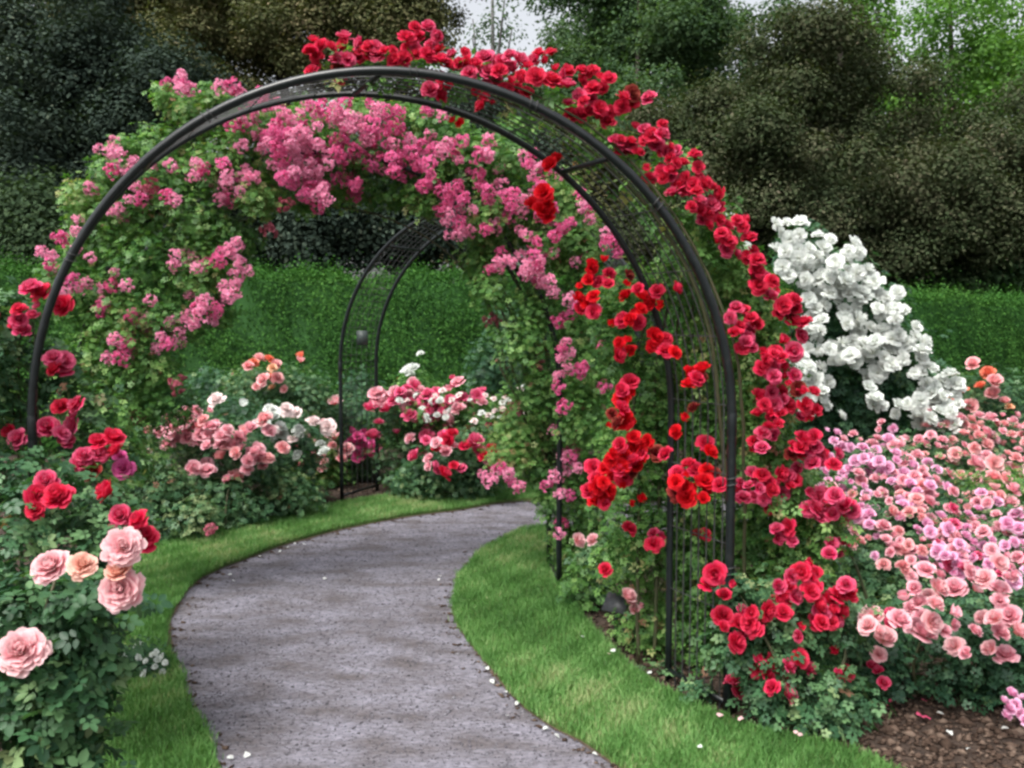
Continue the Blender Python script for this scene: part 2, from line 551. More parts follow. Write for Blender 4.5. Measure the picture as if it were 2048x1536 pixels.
def compound(base, basef, n=5):
    Vs, Fs, off = [], [], 0
    spots = [(0, 1.05, 0, 1.0), (.08, .95, -62, .85), (-.08, .95, 62, .85), (.06, .45, -68, .7), (-.06, .45, 68, .7)][:n]
    for (x, y, a, s) in spots:
        a = math.radians(a)
        R = np.array([[math.cos(a), -math.sin(a), 0], [math.sin(a), math.cos(a), 0], [0, 0, 1]])
        v = (base * s) @ R.T + np.array([x, y, -.05 * (1 - s)])
        Vs.append(v)
        Fs.append(basef + off)
        off += len(v)
    return np.concatenate(Vs), np.concatenate(Fs)


T_NEAR = compound(LEAFLET, LEAFLET_F)
T_MID = compound(DIAMOND, DIAMOND_F)
T_ONE = (DIAMOND, DIAMOND_F)
T_ONE_NEAR = (LEAFLET, LEAFLET_F)


def leaves(P, N, size, templ, var, rnd=rng):
    """leaf templates standing at P with normals N"""
    tv, tf = templ
    n = len(P)
    N = unit(N)
    t = rnd.normal(size=(n, 3)) + np.array([0, 0, -.25])
    t = unit(t - N * np.sum(t * N, 1, keepdims=True))
    x = np.cross(t, N)
    s = (size * rnd.uniform(.65, 1.3, n))[:, None, None]
    V = (tv[None, :, 0, None] * x[:, None] + tv[None, :, 1, None] * t[:, None] + tv[None, :, 2, None] * N[:, None]) * s + P[:, None]
    Fc = tf[None] + (np.arange(n) * len(tv))[:, None, None]
    return V.reshape(-1, 3), Fc.reshape(-1, tf.shape[1]), np.repeat(var, len(tv))


def blob_points(c, rad, n, shell=.35, rnd=rng):
    d = unit(rnd.normal(size=(n, 3)))
    r = rnd.random(n) ** shell
    # uneven surface
    k = 1 + .18 * np.sin(d[:, 0] * 5 + c[0] * 3) * np.cos(d[:, 2] * 6 + c[1] * 2) + .12 * rnd.normal(size=n)
    P = np.asarray(c) + d * np.asarray(rad) * (r * k)[:, None]
    return P, d


def leaf_area(templ):
    tv, tf = templ
    a = np.cross(tv[tf[:, 1]] - tv[tf[:, 0]], tv[tf[:, 2]] - tv[tf[:, 0]])
    return np.linalg.norm(a, axis=1).sum() / 2


def foliage_mesh(blobs, size, templ, mat, lai=4.5, zmin=.03, shell=.4, up=.75, rnd=rng, clear=None, spread=1.0):
    """blobs: (centre, radii) in metres"""
    Ps, Ns, vs = [], [], []
    A = leaf_area(templ) * size * size
    for (c, r) in blobs:
        area = PI * math.sqrt(max(r[0], r[1]) * min(max(r[0], r[1]), 1e9)) * r[2]
        n = int(lai * area / A) + 6
        P, d = blob_points(c, r, n, shell, rnd)
        k = P[:, 2] > zmin
        if clear is not None:
            k &= ~clear(P)
        P, d = P[k], d[k]
        n = len(P)
        Ps.append(P)
        Ns.append(d * .7 + np.array([0, 0, up]) + rnd.normal(0, .45, (n, 3)))
        cl = rnd.normal(0, .10)
        vs.append(np.clip((rnd.beta(1.7, 1.9, n) - .45) * .97 * spread + .45 + cl, 0, .96) + (rnd.random(n) < .03) * .3)
    V, Fc, var = leaves(np.concatenate(Ps), np.concatenate(Ns), size, templ, np.clip(np.concatenate(vs), 0, 1), rnd)
    return V, Fc, var


def add_foliage(parent, blobs, size, templ, mat, name='foliage', **k):
    V, Fc, var = foliage_mesh(blobs, size, templ, mat, **k)
    V = V - np.array(parent.location)
    return link(name, mesh_np(name, V, Fc, M[mat], {'var': var}), parent)


def pxblob(px, py, rx, ry, Y, dz):
    """an ellipsoid of leaves seen at a pixel with a radius in pixels and a depth in metres"""
    k = Y / F_PX
    return (at(px, py, Y), (rx * k, dz, ry * k))


def add_cane(parent, p0, p1, r0=.009, bow=.06, name='cane', mat='cane'):
    p0, p1 = np.array(p0, float), np.array(p1, float)
    t = np.linspace(0, 1, 9)[:, None]
    b = np.array([random.gauss(0, bow), random.gauss(0, bow), 0])
    pts = p0 + (p1 - p0) * t + b * np.sin(t * PI)
    V, Fs = tube(pts - np.array(parent.location), np.linspace(r0, r0 * .45, 9), 7)
    return link(name, mesh_np(name, V, Fs, M[mat], smooth=True), parent)


def bush(name, label, cat, base, blobs, size=.03, templ=T_MID, mat='rose_leaf', canes=4, group=None, lai=4.5, **k):
    o = empty(name, base, label, cat, group)
    add_foliage(o, blobs, size, templ, mat, lai=lai, **k)
    for i in range(canes):
        c, r = blobs[i % len(blobs)]
        p1 = c + np.array([random.uniform(-.6, .6) * r[0], random.uniform(-.5, .5) * r[1], random.uniform(-.2, .5) * r[2]])
        add_cane(o, (base[0] + random.uniform(-.08, .08), base[1] + random.uniform(-.08, .08), 0), p1)
    return o


# ------------------------------------------------------------------ ground, path, lawn
def sheet(name, mat, size, z):
    V = np.array([[-size, -size, z], [size, -size, z], [size, size, z], [-size, size, z]])
    o = link(name, mesh_np(name, V, np.array([[0, 1, 2, 3]]), M[mat]))
    return tag(o, kind='structure')


sheet('ground', 'soil', 400, 0.0)


def g2(lst):
    return [gr(x, y)[:2] for x, y in lst]


PATH_L = [(.25, -3.0), (-.05, 0.2), (-.45, 1.7)] + g2([(425, 1536), (360, 1390), (335, 1300), (335, 1235), (370, 1180), (440, 1140), (600, 1082), (750, 1047), (900, 1024), (1060, 1003)]) + [(1.0, 7.75), (2.2, 8.1), (4.5, 8.3), (9, 8.0)]
PATH_R = [(2.6, -3.0), (1.75, .2), (1.05, 1.7)] + g2([(1235, 1536), (1130, 1475), (1050, 1420), (975, 1345), (925, 1275), (912, 1210), (930, 1150), (985, 1100), (1080, 1062)]) + [(.75, 6.35), (1.6, 6.75), (3.0, 7.0), (5, 7.0), (9, 6.7)]
LAWN_LO = [(-.9, -3.0), (-1.0, .2), (-1.25, 1.9)] + g2([(120, 1536), (110, 1400), (130, 1290), (190, 1190), (290, 1112), (400, 1080), (480, 1060), (700, 1010), (880, 984), (1060, 965)]) + [(1.0, 8.3), (2.2, 8.65), (4.5, 8.8), (9, 8.6)]
LAWN_RO = [(3.4, -3.0), (2.6, .2), (1.9, 1.9)] + g2([(1760, 1545), (1600, 1500), (1430, 1445), (1300, 1378), (1205, 1295), (1145, 1215), (1116, 1140), (1130, 1085)]) + [(.75, 6.0), (1.5, 6.35), (3.0, 6.65), (5, 6.6), (9, 6.3)]

NR = 160
pl, pr = resample(PATH_L, NR), resample(PATH_R, NR)
llo, lro = resample(LAWN_LO, NR), resample(LAWN_RO, NR)
LAWN_Z = .035


def ribbon(name, A, B, z, mat, na=12, sides=False, jit=0.0):
    """a strip of ground between two lines; with sides it stands up as a cut turf edge"""
    n = len(A)
    s = np.linspace(0, 1, na)
    P = A[:, None] * (1 - s[None, :, None]) + B[:, None] * s[None, :, None]
    zz = np.full((n, na, 1), z)
    V = np.concatenate([P, zz], -1).reshape(-1, 3)
    i, j = np.meshgrid(np.arange(n - 1), np.arange(na - 1), indexing='ij')
    Q = np.stack([i * na + j, i * na + j + 1, (i + 1) * na + j + 1, (i + 1) * na + j], -1).reshape(-1, 4)
    if sides:
        V = list(V)
        Qs = [Q]
        for e in (0, na - 1):
            b = len(V)
            for k in range(n):
                p = V[k * na + e]
                V.append(np.array([p[0], p[1], -.01]))
            k = np.arange(n - 1)
            Qs.append(np.stack([k * na + e, (k + 1) * na + e, b + k + 1, b + k], -1))
        V = np.array(V)
        Q = np.concatenate(Qs)
    return link(name, mesh_np(name, V, Q, M[mat], smooth=False))


def wob(A, amp, seed):
    r_ = np.random.default_rng(seed)
    k = r_.normal(0, amp, A.shape)
    k = (k + np.roll(k, 1, 0) + np.roll(k, -1, 0)) / 2
    return A + k


tag(ribbon('path', wob(pl - .05, .004, 1), wob(pr + .05, .004, 2), .006, 'path'), kind='structure')
pl_e, pr_e = wob(pl, .011, 3), wob(pr, .011, 4)
tag(ribbon('lawn', pl_e, llo, LAWN_Z, 'turf', sides=True), kind='structure')
tag(ribbon('lawn', pr_e, lro, LAWN_Z, 'turf', sides=True), kind='structure')


# dirt fringe that has crept from the turf edge onto the path
def fringe(A, B, w0, seed):
    r_ = np.random.default_rng(seed)
    d = unit(B - A)
    w = np.abs(np.convolve(r_.normal(0, 1, len(A)), np.ones(5) / 5, 'same')) * w0 + w0 * .25
    return tag(ribbon('path_edge', A - d * .01, A + d * w[:, None], .010, 'edge_dirt', na=3), kind='structure')


fringe(pl_e, pr_e, .04, 5)
fringe(pr_e, pl_e, .025, 6)


def scatter_on(A, B, dens, rnd):
    """random points of a ribbon, dens(y) per square metre"""
    n = len(A)
    out = []
    for i in range(n - 1):
        a, b, c, d = A[i], B[i], A[i + 1], B[i + 1]
        ar = .5 * abs(np.cross(b - a, c - a)) + .5 * abs(np.cross(b - d, c - d))
        m = rnd.poisson(ar * dens((a + b + c + d) / 4))
        u, v = rnd.random((2, m, 1))
        out.append((a * (1 - u) + b * u) * (1 - v) + (c * (1 - u) + d * u) * v)
    return np.concatenate(out)


def grass_dens(p):
    x, y = p
    if y < 2.2 or abs(x) > y * .62 + .4:
        return 0
    return float(np.clip(26000 * (3.6 / y) ** 1.3, 5000, 26000))


def blades(P, h, w, rnd):
    n = len(P)
    a = rnd.uniform(0, 2 * PI, n)
    hh = h * rnd.uniform(.55, 1.25, n) * (1 + .25 * np.sin(P[:, 0] * 9) * np.sin(P[:, 1] * 7))
    ww = w * rnd.uniform(.7, 1.3, n)
    dx, dy = np.cos(a), np.sin(a)
    lean = rnd.uniform(.1, .9, n) * hh
    b = rnd.uniform(0, 2 * PI, n)
    V = np.zeros((n, 5, 3))
    V[:, 0] = np.stack([P[:, 0] - dx * ww, P[:, 1] - dy * ww, np.full(n, LAWN_Z - .004)], 1)
    V[:, 1] = np.stack([P[:, 0] + dx * ww, P[:, 1] + dy * ww, np.full(n, LAWN_Z - .004)], 1)
    mx, my = P[:, 0] + np.cos(b) * lean * .35, P[:, 1] + np.sin(b) * lean * .35
    V[:, 2] = np.stack([mx - dx * ww * .8, my - dy * ww * .8, LAWN_Z + hh * .6], 1)
    V[:, 3] = np.stack([mx + dx * ww * .8, my + dy * ww * .8, LAWN_Z + hh * .6], 1)
    V[:, 4] = np.stack([P[:, 0] + np.cos(b) * lean, P[:, 1] + np.sin(b) * lean, LAWN_Z + hh], 1)
    base = (np.arange(n) * 5)[:, None, None]
    T = (np.array([[0, 1, 3], [0, 3, 2], [2, 3, 4]])[None] + base).reshape(-1, 3)
    patch = .52 + .26 * np.sin(P[:, 0] * 3.1 + 1) * np.sin(P[:, 1] * 2.3) + .14 * np.sin(P[:, 0] * 11 + P[:, 1] * 8) + .12 * np.sin(P[:, 0] * 23 - P[:, 1] * 17)
    var = np.clip(patch + rnd.normal(0, .17, n), 0, .97) + (rnd.random(n) < .03) * .1
    return V.reshape(-1, 3), T, np.repeat(np.clip(var, 0, 1), 5)


r_g = np.random.default_rng(21)
for nm, A, B in (('l', pl_e, llo), ('r', pr_e, lro)):
    Pg = [scatter_on(A, B, grass_dens, r_g)]
    for ln, m_ in ((A, 9000), (B, 5000)):
        ii = r_g.uniform(30, 118, m_)
        i0 = ii.astype(int)
        q = ln[i0] + (ln[i0 + 1] - ln[i0]) * (ii - i0)[:, None] + r_g.normal(0, .012, (m_, 2))
        Pg.append(q[q[:, 1] > 2.2])
    V, T, var = blades(np.concatenate(Pg), .030, .0017, r_g)
    tag(link('grass', mesh_np('grass', V, T, M['grass'], {'var': var})), 'short mown green grass ' + ('along the left side of the curving path' if nm == 'l' else 'between the path and the right flower bed'), 'grass', kind='stuff')


def chips(P, zs, size, mat, name, label, cat, rnd, flat=.35):
    """small tumbled lumps, one object"""
    n = len(P)
    oct_v = np.array([[1, 0, 0], [0, 1, 0], [-1, 0, 0], [0, -1, 0], [0, 0, 1], [0, 0, -1]], float)
    oct_f = np.array([[0, 1, 4], [1, 2, 4], [2, 3, 4], [3, 0, 4], [1, 0, 5], [2, 1, 5], [3, 2, 5], [0, 3, 5]])
    s = size * rnd.lognormal(0, .45, n)
    sc = np.stack([s, s * rnd.uniform(.35, .9, n), s * flat], 1)
    v = oct_v[None] * sc[:, None] * rnd.uniform(.7, 1.3, (n, 6, 1))
    a, b = rnd.uniform(0, 2 * PI, n), rnd.normal(0, .35, n)
    x = v[..., 0] * np.cos(a)[:, None] - v[..., 1] * np.sin(a)[:, None]
    y = v[..., 0] * np.sin(a)[:, None] + v[..., 1] * np.cos(a)[:, None]
    z = v[..., 2] + x * np.sin(b)[:, None] * .4
    V = np.stack([x + P[:, :1], y + P[:, 1:2], z + zs], -1).reshape(-1, 3)
    Fc = (oct_f[None] + (np.arange(n) * 6)[:, None, None]).reshape(-1, 3)
    o = link(name, mesh_np(name, V, Fc, M[mat], {'var': np.repeat(rnd.beta(2, 2.2, n), 6)}))
    return tag(o, label, cat, kind='stuff')


r_c = np.random.default_rng(31)
P = scatter_on(pl, pr, lambda p: 0 if p[1] < 2.3 or p[1] > 9 or abs(p[0]) > p[1] * .62 + .3 else 5200 * min(1, 4 / p[1]), r_c)
chips(P, .007, .0034, 'pebble', 'gravel', 'fine grey grit pressed into the curving garden path', 'gravel', r_c, .5)

# ------------------------------------------------------------------ rose arches


def hoop_pts(R, spring, n=60):
    h = [(-R, 0.0)] + [(-R, spring * k / 6) for k in range(1, 6)]
    for a in np.linspace(PI, 0, n):
        h.append((R * math.cos(a), spring + R * math.sin(a)))
    h += [(R, spring * k / 6) for k in range(5, -1, -1)]
    return np.array(h)


def rose_arch(label, c, rot, R, spring, depth, r_front, r_back, rungs, longs, rail=True, wire=.0021):
    o = empty('rose_arch', (c[0], c[1], 0), label, 'garden arch', 'black iron hoop arches over the path')
    o.rotation_euler = (0, 0, rot)
    hp = hoop_pts(R, spring)
    z0 = np.zeros(len(hp))

    def hoop(y, rad, nm):
        V, Fs = tube(np.stack([hp[:, 0], np.full(len(hp), y), hp[:, 1]], 1), rad, 12)
        return link(nm, mesh_np(nm, V, Fs, M['iron'], smooth=True), o)
    hoop(0, r_front, 'hoop_tube')
    hoop(depth, r_back, 'hoop_tube')
    # wire lattice: long wires following the hoop and short rungs across
    bits = []
    fine = resample(hp, 220)
    s = np.concatenate([[0], np.cumsum(np.linalg.norm(np.diff(fine, axis=0), axis=1))])
    for k in range(1, longs + 1):
        y = depth * k / (longs + 1)
        V, Fs = tube(np.stack([fine[:, 0], np.full(len(fine), y), fine[:, 1]], 1), wire, 5, False)
        bits.append((V, Fs))
    for d in np.arange(.35, s[-1] - .3, rungs):
        x, z = np.interp(d, s, fine[:, 0]), np.interp(d, s, fine[:, 1])
        bits.append(tube(np.array([[x, .01, z], [x, depth / 2, z], [x, depth - .01, z]]), wire * .95, 5, False))
    V, Fs = join(bits)
    link('wire_lattice', mesh_np('wire_lattice', V, Fs, M['wire'], smooth=True), o)
    # thicker cross ties
    for a in (50, 130, 90):
        x, z = R * math.cos(math.radians(a)), spring + R * math.sin(math.radians(a))
        V, Fs = tube(np.array([[x, 0, z], [x, depth / 2, z], [x, depth, z]]), .011, 8)
        link('cross_tie', mesh_np('cross_tie', V, Fs, M['iron'], smooth=True), o)
    if rail:
        for sx in (-1, 1):
            V, Fs = tube(np.array([[sx * R, 0, .05], [sx * R, depth / 2, .05], [sx * R, depth, .05]]), .011, 8)
            link('foot_rail', mesh_np('foot_rail', V, Fs, M['iron'], smooth=True), o)
    for sx in (-1, 1):
        V, Fs = tube(np.array([[sx * R, 0, spring - .045], [sx * R, 0, spring - .04], [sx * R, 0, spring + .04], [sx * R, 0, spring + .045]]),
                     [r_front, r_front * 1.07, r_front * 1.07, r_front], 12, False)
        link('collar', mesh_np('collar', V, Fs, M['iron'], smooth=True), o)
    return o


# feet measured on the photograph
f1 = gr(1455, 1432)[:2]
f2 = gr(1338, 1370)[:2]
ROT1 = math.radians(2.5)
R1, SP1 = 1.315, 1.15
u1 = np.array([math.cos(ROT1), math.sin(ROT1)])
c1 = f1 - u1 * R1
arch1 = rose_arch('large black hoop arch nearest the viewer with red roses climbing its right side', c1, ROT1, R1, SP1, .36, .0168, .0125, .27, 7, wire=.0025)
# the second hoop stands a little to the left of the first, as the tunnel follows the path
sh = (f2 - f1) - np.array([-math.sin(ROT1), math.cos(ROT1)]) * .36
for ch in arch1.children:
    pass
f3 = gr(1118, 1178)[:2]
ROT2 = math.radians(6)
u2 = np.array([math.cos(ROT2), math.sin(ROT2)])
c2 = f3 - u2 * R1
arch2 = rose_arch('middle black hoop arch smothered in pink rambling roses', c2, ROT2, R1, SP1, .40, .016, .016, .18, 3)
f4 = gr(684, 1003)[:2]
ROT3 = math.radians(-24)
u3 = np.array([math.cos(ROT3), math.sin(ROT3)])
c3 = f4 + u3 * R1
arch3 = rose_arch('slender bare black hoop arch with wire mesh, farthest along the path', c3, ROT3, R1, SP1, .56, .017, .017, .06, 6, wire=.0024)


def shear(arch, d):
    """slide the back of an arch sideways by d metres at full depth (the hoops stand staggered round the bend)"""
    dep = max(v.co.y for ch in arch.children for v in ch.data.vertices)
    for ch in arch.children:
        for v in ch.data.vertices:
            v.co.x += d * np.clip(v.co.y, 0, dep) / dep


loc = (f2 - f1)
shear(arch1, float(loc @ u1))

for a, ch in ((-1, .72), (-1, .38), (1, .55), (1, .9)):
    V, Fs = tube(np.array([[a * R1 + .021 * math.cos(t), .021 * math.sin(t), ch + .004 * t] for t in np.linspace(0, 12.5, 40)]), .0022, 5)
    link('wire_tie', mesh_np('wire_tie', V, Fs, M['wire'], smooth=True), arch1)
for deg in (38, 64, 84, 118, 150):
    t = math.radians(deg)
    c_, n_ = np.array([R1 * math.cos(t), 0, SP1 + R1 * math.sin(t)]), np.array([math.cos(t), 0, math.sin(t)])
    tg_ = np.array([-math.sin(t), 0, math.cos(t)])
    V, Fs = tube(np.array([c_ + .021 * (math.cos(q) * n_ + math.sin(q) * np.array([0, 1, 0])) + tg_ * .004 * q for q in np.linspace(0, 12.5, 40)]), .0022, 5)
    link('wire_tie', mesh_np('wire_tie', V, Fs, M['wire'], smooth=True), arch1)

# grey tag hanging on the far arch
tp = at(724, 676, c3[1] + .9)
k3 = gr(762, 985)[:2]
tg = empty('plant_tag', at(724, 676, (f4[1] + k3[1]) / 2 - .05), 'small pale grey plate hung on the wire mesh of the far arch', 'plate')
V, Fs = tube(np.array([[0, 0, 0], [0, .012, 0]]), .001, 4)
bv = .85 * np.array([[-.055, 0, -.075], [.055, 0, -.075], [.055, 0, .075], [-.055, 0, .075], [-.055, .006, -.075], [.055, .006, -.075], [.055, .006, .075], [-.055, .006, .075]])
bf = np.array([[0, 1, 2, 3], [7, 6, 5, 4], [0, 4, 5, 1], [1, 5, 6, 2], [2, 6, 7, 3], [3, 7, 4, 0]])
link('plate', mesh_np('plate', bv, bf, M['tag_plate']), tg)
V, Fs = tube(np.array([[-.04, .003, .075], [0, .003, .13], [.04, .003, .075]]), .002, 5)
link('wire_hook', mesh_np('wire_hook', V, Fs, M['wire']), tg)
tg.rotation_euler = (0, 0, ROT3 + .5)

# black plant sign on a stake at the bed edge
sg_b = gr(1232, 1288)
sg = empty('plant_sign', (sg_b[0], sg_b[1], 0), 'black plant name sign on a stake at the edge of the right bed', 'plant sign')
ks = sg_b[1] / F_PX
V, Fs = tube(np.array([[0, 0, -.05], [0, 0, .1], [0, .004, .19]]), [.011, .011, .009], 8)
link('stake', mesh_np('stake', V, Fs, M['iron'], smooth=True), sg)
pw, phh, th = .06, .05, .006
bv2 = np.array([[sx * pw, sy * th, sz * phh] for sy in (-1, 1) for sz in (-1, 1) for sx in (-1, 1)])
ca, sa = math.cos(math.radians(-42)), math.sin(math.radians(-42))
bv2 = np.stack([bv2[:, 0], bv2[:, 1] * ca - bv2[:, 2] * sa, bv2[:, 1] * sa + bv2[:, 2] * ca + .20], 1)
bf2 = np.array([[0, 1, 3, 2], [5, 4, 6, 7], [4, 0, 2, 6], [1, 5, 7, 3], [2, 3, 7, 6], [4, 5, 1, 0]])
link('sign_plate', mesh_np('sign_plate', bv2, bf2, M['sign_plate']), sg)
sg.rotation_euler = (0, 0, math.radians(-35))

# ------------------------------------------------------------------ climbing roses on the near arch
# canes climbing along the hoop


def arc_world(c, rot, R, spring, a_deg, off=0.0, y=0.0):
    a = math.radians(a_deg)
    x, z = (R + off) * math.cos(a), spring + (R + off) * math.sin(a)
    cr, sr = math.cos(rot), math.sin(rot)
    return np.array([c[0] + x * cr - y * sr, c[1] + x * sr + y * cr, z])


def add_path_cane(parent, pts, r0, name='cane'):
    pts = resample(pts, 26)
    pts = pts + np.cumsum(rng.normal(0, .003, pts.shape), 0)
    V, Fs = tube(pts - np.array(parent.location), np.linspace(r0, r0 * .4, 26), 7)
    return link(name, mesh_np(name, V, Fs, M['cane'], smooth=True), parent)


Y1, Y2 = f1[1], f2[1]

RED_TOP = [(1210, 228, 24), (1120, 165, 22), (1190, 185, 22), (730, 105, 20), (790, 115, 20), (870, 110, 20), (632, 92, 24), (622, 132, 18), (690, 100, 34), (765, 98, 20), (845, 75, 36), (822, 105, 25), (905, 122, 20), (945, 128, 32), (880, 172, 28),
           (1015, 140, 46), (1085, 128, 34), (965, 190, 28), (1050, 170, 26), (1158, 160, 34), (1210, 155, 16), (1250, 195, 24), (1297, 193, 14),
           (1158, 213, 28), (690, 148, 20), (1270, 275, 34), (1320, 268, 26), (1330, 297, 20), (1245, 285, 20)]
RED_OUT = [(1345, 315, 20), (1330, 345, 20), (1395, 360, 22), (1445, 478, 20), (1520, 548, 20), (1600, 655, 22), (1590, 762, 22), (1590, 905, 22), (1500, 690, 20), (1570, 960, 22), (1550, 770, 20), (1385, 325, 22), (1355, 370, 27), (1410, 395, 37), (1420, 418, 26), (1305, 340, 22), (1435, 450, 22), (1478, 460, 30), (1465, 500, 22), (1510, 520, 24),
           (1535, 572, 24), (1578, 620, 28), (1590, 600, 20), (1485, 645, 36), (1560, 718, 40), (1535, 715, 20), (1545, 815, 36), (1540, 848, 26),
           (1612, 820, 24), (1618, 785, 18), (1615, 885, 24), (1510, 895, 20), (1665, 910, 22), (1630, 915, 16), (1395, 755, 14)]
RED_IN = [(1180, 580, 30), (1175, 612, 22), (1205, 543, 30), (1262, 570, 26), (1300, 600, 28), (1270, 630, 22), (1240, 640, 20), (1240, 690, 26), (1320, 690, 26), (1343, 697, 20),
          (1355, 575, 14), (1248, 780, 27), (1245, 830, 29), (1235, 848, 20), (1280, 885, 24), (1320, 905, 16), (1245, 915, 36), (1215, 955, 39), (1195, 988, 28), (1265, 935, 28),
          (1390, 962, 42), (1420, 958, 26), (1362, 978, 20), (1275, 1005, 17), (1350, 862, 14), (1395, 755, 27), (1375, 823, 20), (1420, 893, 18), (915, 248, 18), (1105, 320, 16), (1085, 405, 28)]
RED_LOW = [(1505, 965, 40), (1540, 990, 36), (1500, 985, 26), (1590, 945, 26), (1640, 1010, 42), (1690, 1025, 26), (1655, 1000, 30), (1570, 1065, 30), (1670, 1090, 30),
           (1405, 1070, 20), (1320, 1075, 28), (1260, 1055, 18), (1210, 1138, 18)]
RED_SHRUB = [(1440, 1170, 36), (1475, 1250, 44), (1510, 1235, 26), (1590, 1175, 42), (1625, 1150, 34), (1660, 1215, 42), (1650, 1240, 26), (1695, 1180, 22), (1600, 1262, 22),
             (1550, 1220, 26), (1530, 1330, 26), (1565, 1350, 42), (1600, 1325, 30), (1470, 1365, 24), (1580, 1385, 18), (1690, 1345, 24), (1670, 1300, 16)]
RED_LEFT = [(75, 590, 32), (45, 625, 30), (35, 655, 22), (125, 610, 20), (110, 720, 30), (125, 735, 20), (140, 812, 30), (95, 855, 22), (132, 860, 30), (215, 885, 32), (190, 920, 36),
            (160, 925, 20), (95, 985, 40), (70, 1018, 24), (210, 980, 28), (275, 1040, 28), (285, 1072, 24), (240, 1030, 15), (25, 870, 25), (-30, 640, 30), (-40, 900, 26)]

# red climber that crosses the crown
rt = empty('climbing_rose', (f1[0] + .12, f1[1] + .25, 0), 'climbing rose whose red blooms ride along the top of the near arch', 'climbing rose', 'red climbing roses on the near arch')
bl = []
for a in np.linspace(28, 100, 19):
    bl.append((arc_world(c1, ROT1, R1, SP1, a, .07 + .04 * math.sin(a), .20), (.09, .10, .05 if a > 60 else .08)))
add_foliage(rt, bl, .034, T_MID, 'light_leaf', lai=1.3, zmin=.3)
add_path_cane(rt, [(f1[0] + .1, f1[1] + .2, 0)] + [arc_world(c1, ROT1, R1, SP1, a, .03, .2) for a in (0, 20, 40, 60, 80, 96)], .011)
add_path_cane(rt, [(f1[0] + .14, f1[1] + .3, 0)] + [arc_world(c1, ROT1, R1, SP1, a, .06, .1) for a in (2, 22, 45, 66, 84)], .009)
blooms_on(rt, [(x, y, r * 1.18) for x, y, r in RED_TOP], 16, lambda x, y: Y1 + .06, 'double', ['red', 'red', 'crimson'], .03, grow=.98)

ro = empty('climbing_rose', (f1[0] + .35, f1[1] + .35, 0), 'climbing rose with red blooms hanging outside the right leg of the near arch', 'climbing rose', 'red climbing roses on the near arch')
bl = [pxblob(x, y, rx, ry, Y1 + dy, d) for (x, y, rx, ry, dy, d) in [
    (1350, 330, 45, 45, .25, .12), (1420, 440, 50, 60, .28, .14), (1470, 540, 55, 60, .3, .16), (1520, 630, 60, 70, .3, .18), (1530, 730, 55, 80, .32, .2), (1530, 830, 55, 80, .34, .22),
    (1550, 940, 75, 75, .36, .25), (1500, 760, 50, 110, .45, .2), (1510, 900, 60, 90, .5, .2), (1580, 1040, 100, 90, .4, .25), (1500, 1060, 60, 100, .5, .2), (1540, 1150, 120, 80, .55, .2), (1450, 560, 40, 90, .45, .12)]]
add_foliage(ro, bl, .025, T_MID, 'light_leaf', lai=3.8)
for k in range(4):
    add_path_cane(ro, [(f1[0] + .3 + .05 * k, f1[1] + .35, 0), at(1540 + 15 * k, 1000, Y1 + .4), at(1530 + 8 * k, 700, Y1 + .35), at(1420 + 10 * k, 430, Y1 + .25), at(1330, 320 - 10 * k, Y1 + .2)], .010)
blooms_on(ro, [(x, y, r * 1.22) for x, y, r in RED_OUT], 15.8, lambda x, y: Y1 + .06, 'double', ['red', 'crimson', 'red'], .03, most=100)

ri = empty('climbing_rose', (f2[0] - .15, f2[1] + .3, 0), 'climbing rose with scarlet blooms between the two right posts of the near arch', 'climbing rose', 'red climbing roses on the near arch')
Yi = Y2 + .28
bl = [pxblob(x, y, rx, ry, Yi + dy, d) for (x, y, rx, ry, dy, d) in [
    (1395, 640, 50, 110, .12, .15), (1390, 800, 70, 110, .1, .16), (1300, 760, 70, 110, .05, .16), (1270, 900, 80, 110, .05, .2), (1390, 950, 75, 100, .1, .18), (1300, 1040, 110, 90, .05, .2),
    (1400, 1080, 70, 90, .08, .18), (1260, 1120, 80, 70, .2, .2), (1370, 1190, 90, 100, .1, .2), (1300, 1260, 80, 80, .12, .18), (1420, 1280, 90, 80, .05, .18), (1270, 590, 80, 70, .02, .14),
    (1360, 490, 50, 80, .06, .12), (1300, 390, 40, 60, .06, .10), (1215, 300, 45, 40, .05, .1), (1110, 235, 50, 25, .05, .1), (1230, 680, 50, 80, .0, .14), (1170, 1170, 50, 60, .75, .15), (1400, 700, 45, 90, -.12, .1), (1410, 860, 45, 90, -.12, .1), (1400, 1010, 50, 90, -.12, .1), (1400, 1150, 50, 90, -.12, .1), (1400, 1280, 50, 80, -.12, .1), (1345, 560, 40, 60, -.1, .08), (1310, 860, 50, 90, .0, .12)]]
add_foliage(ri, bl, .023, T_MID, 'light_leaf', lai=3.6)
for k in range(4):
    add_path_cane(ri, [(f2[0] - .1 + .08 * k, f2[1] + .25, 0), at(1280 + 40 * k, 1000, Yi), at(1270 + 40 * k, 750, Yi), at(1330 + 15 * k, 500, Yi), at(1210 + 10 * k, 320, Yi)], .010)
blooms_on(ri, [(x, y, r * 1.2) for x, y, r in RED_IN], 16.5, lambda x, y: Y2 - .08 if x < 1350 else Y1 + .08, 'double', ['scarlet', 'scarlet', 'red'], .05)

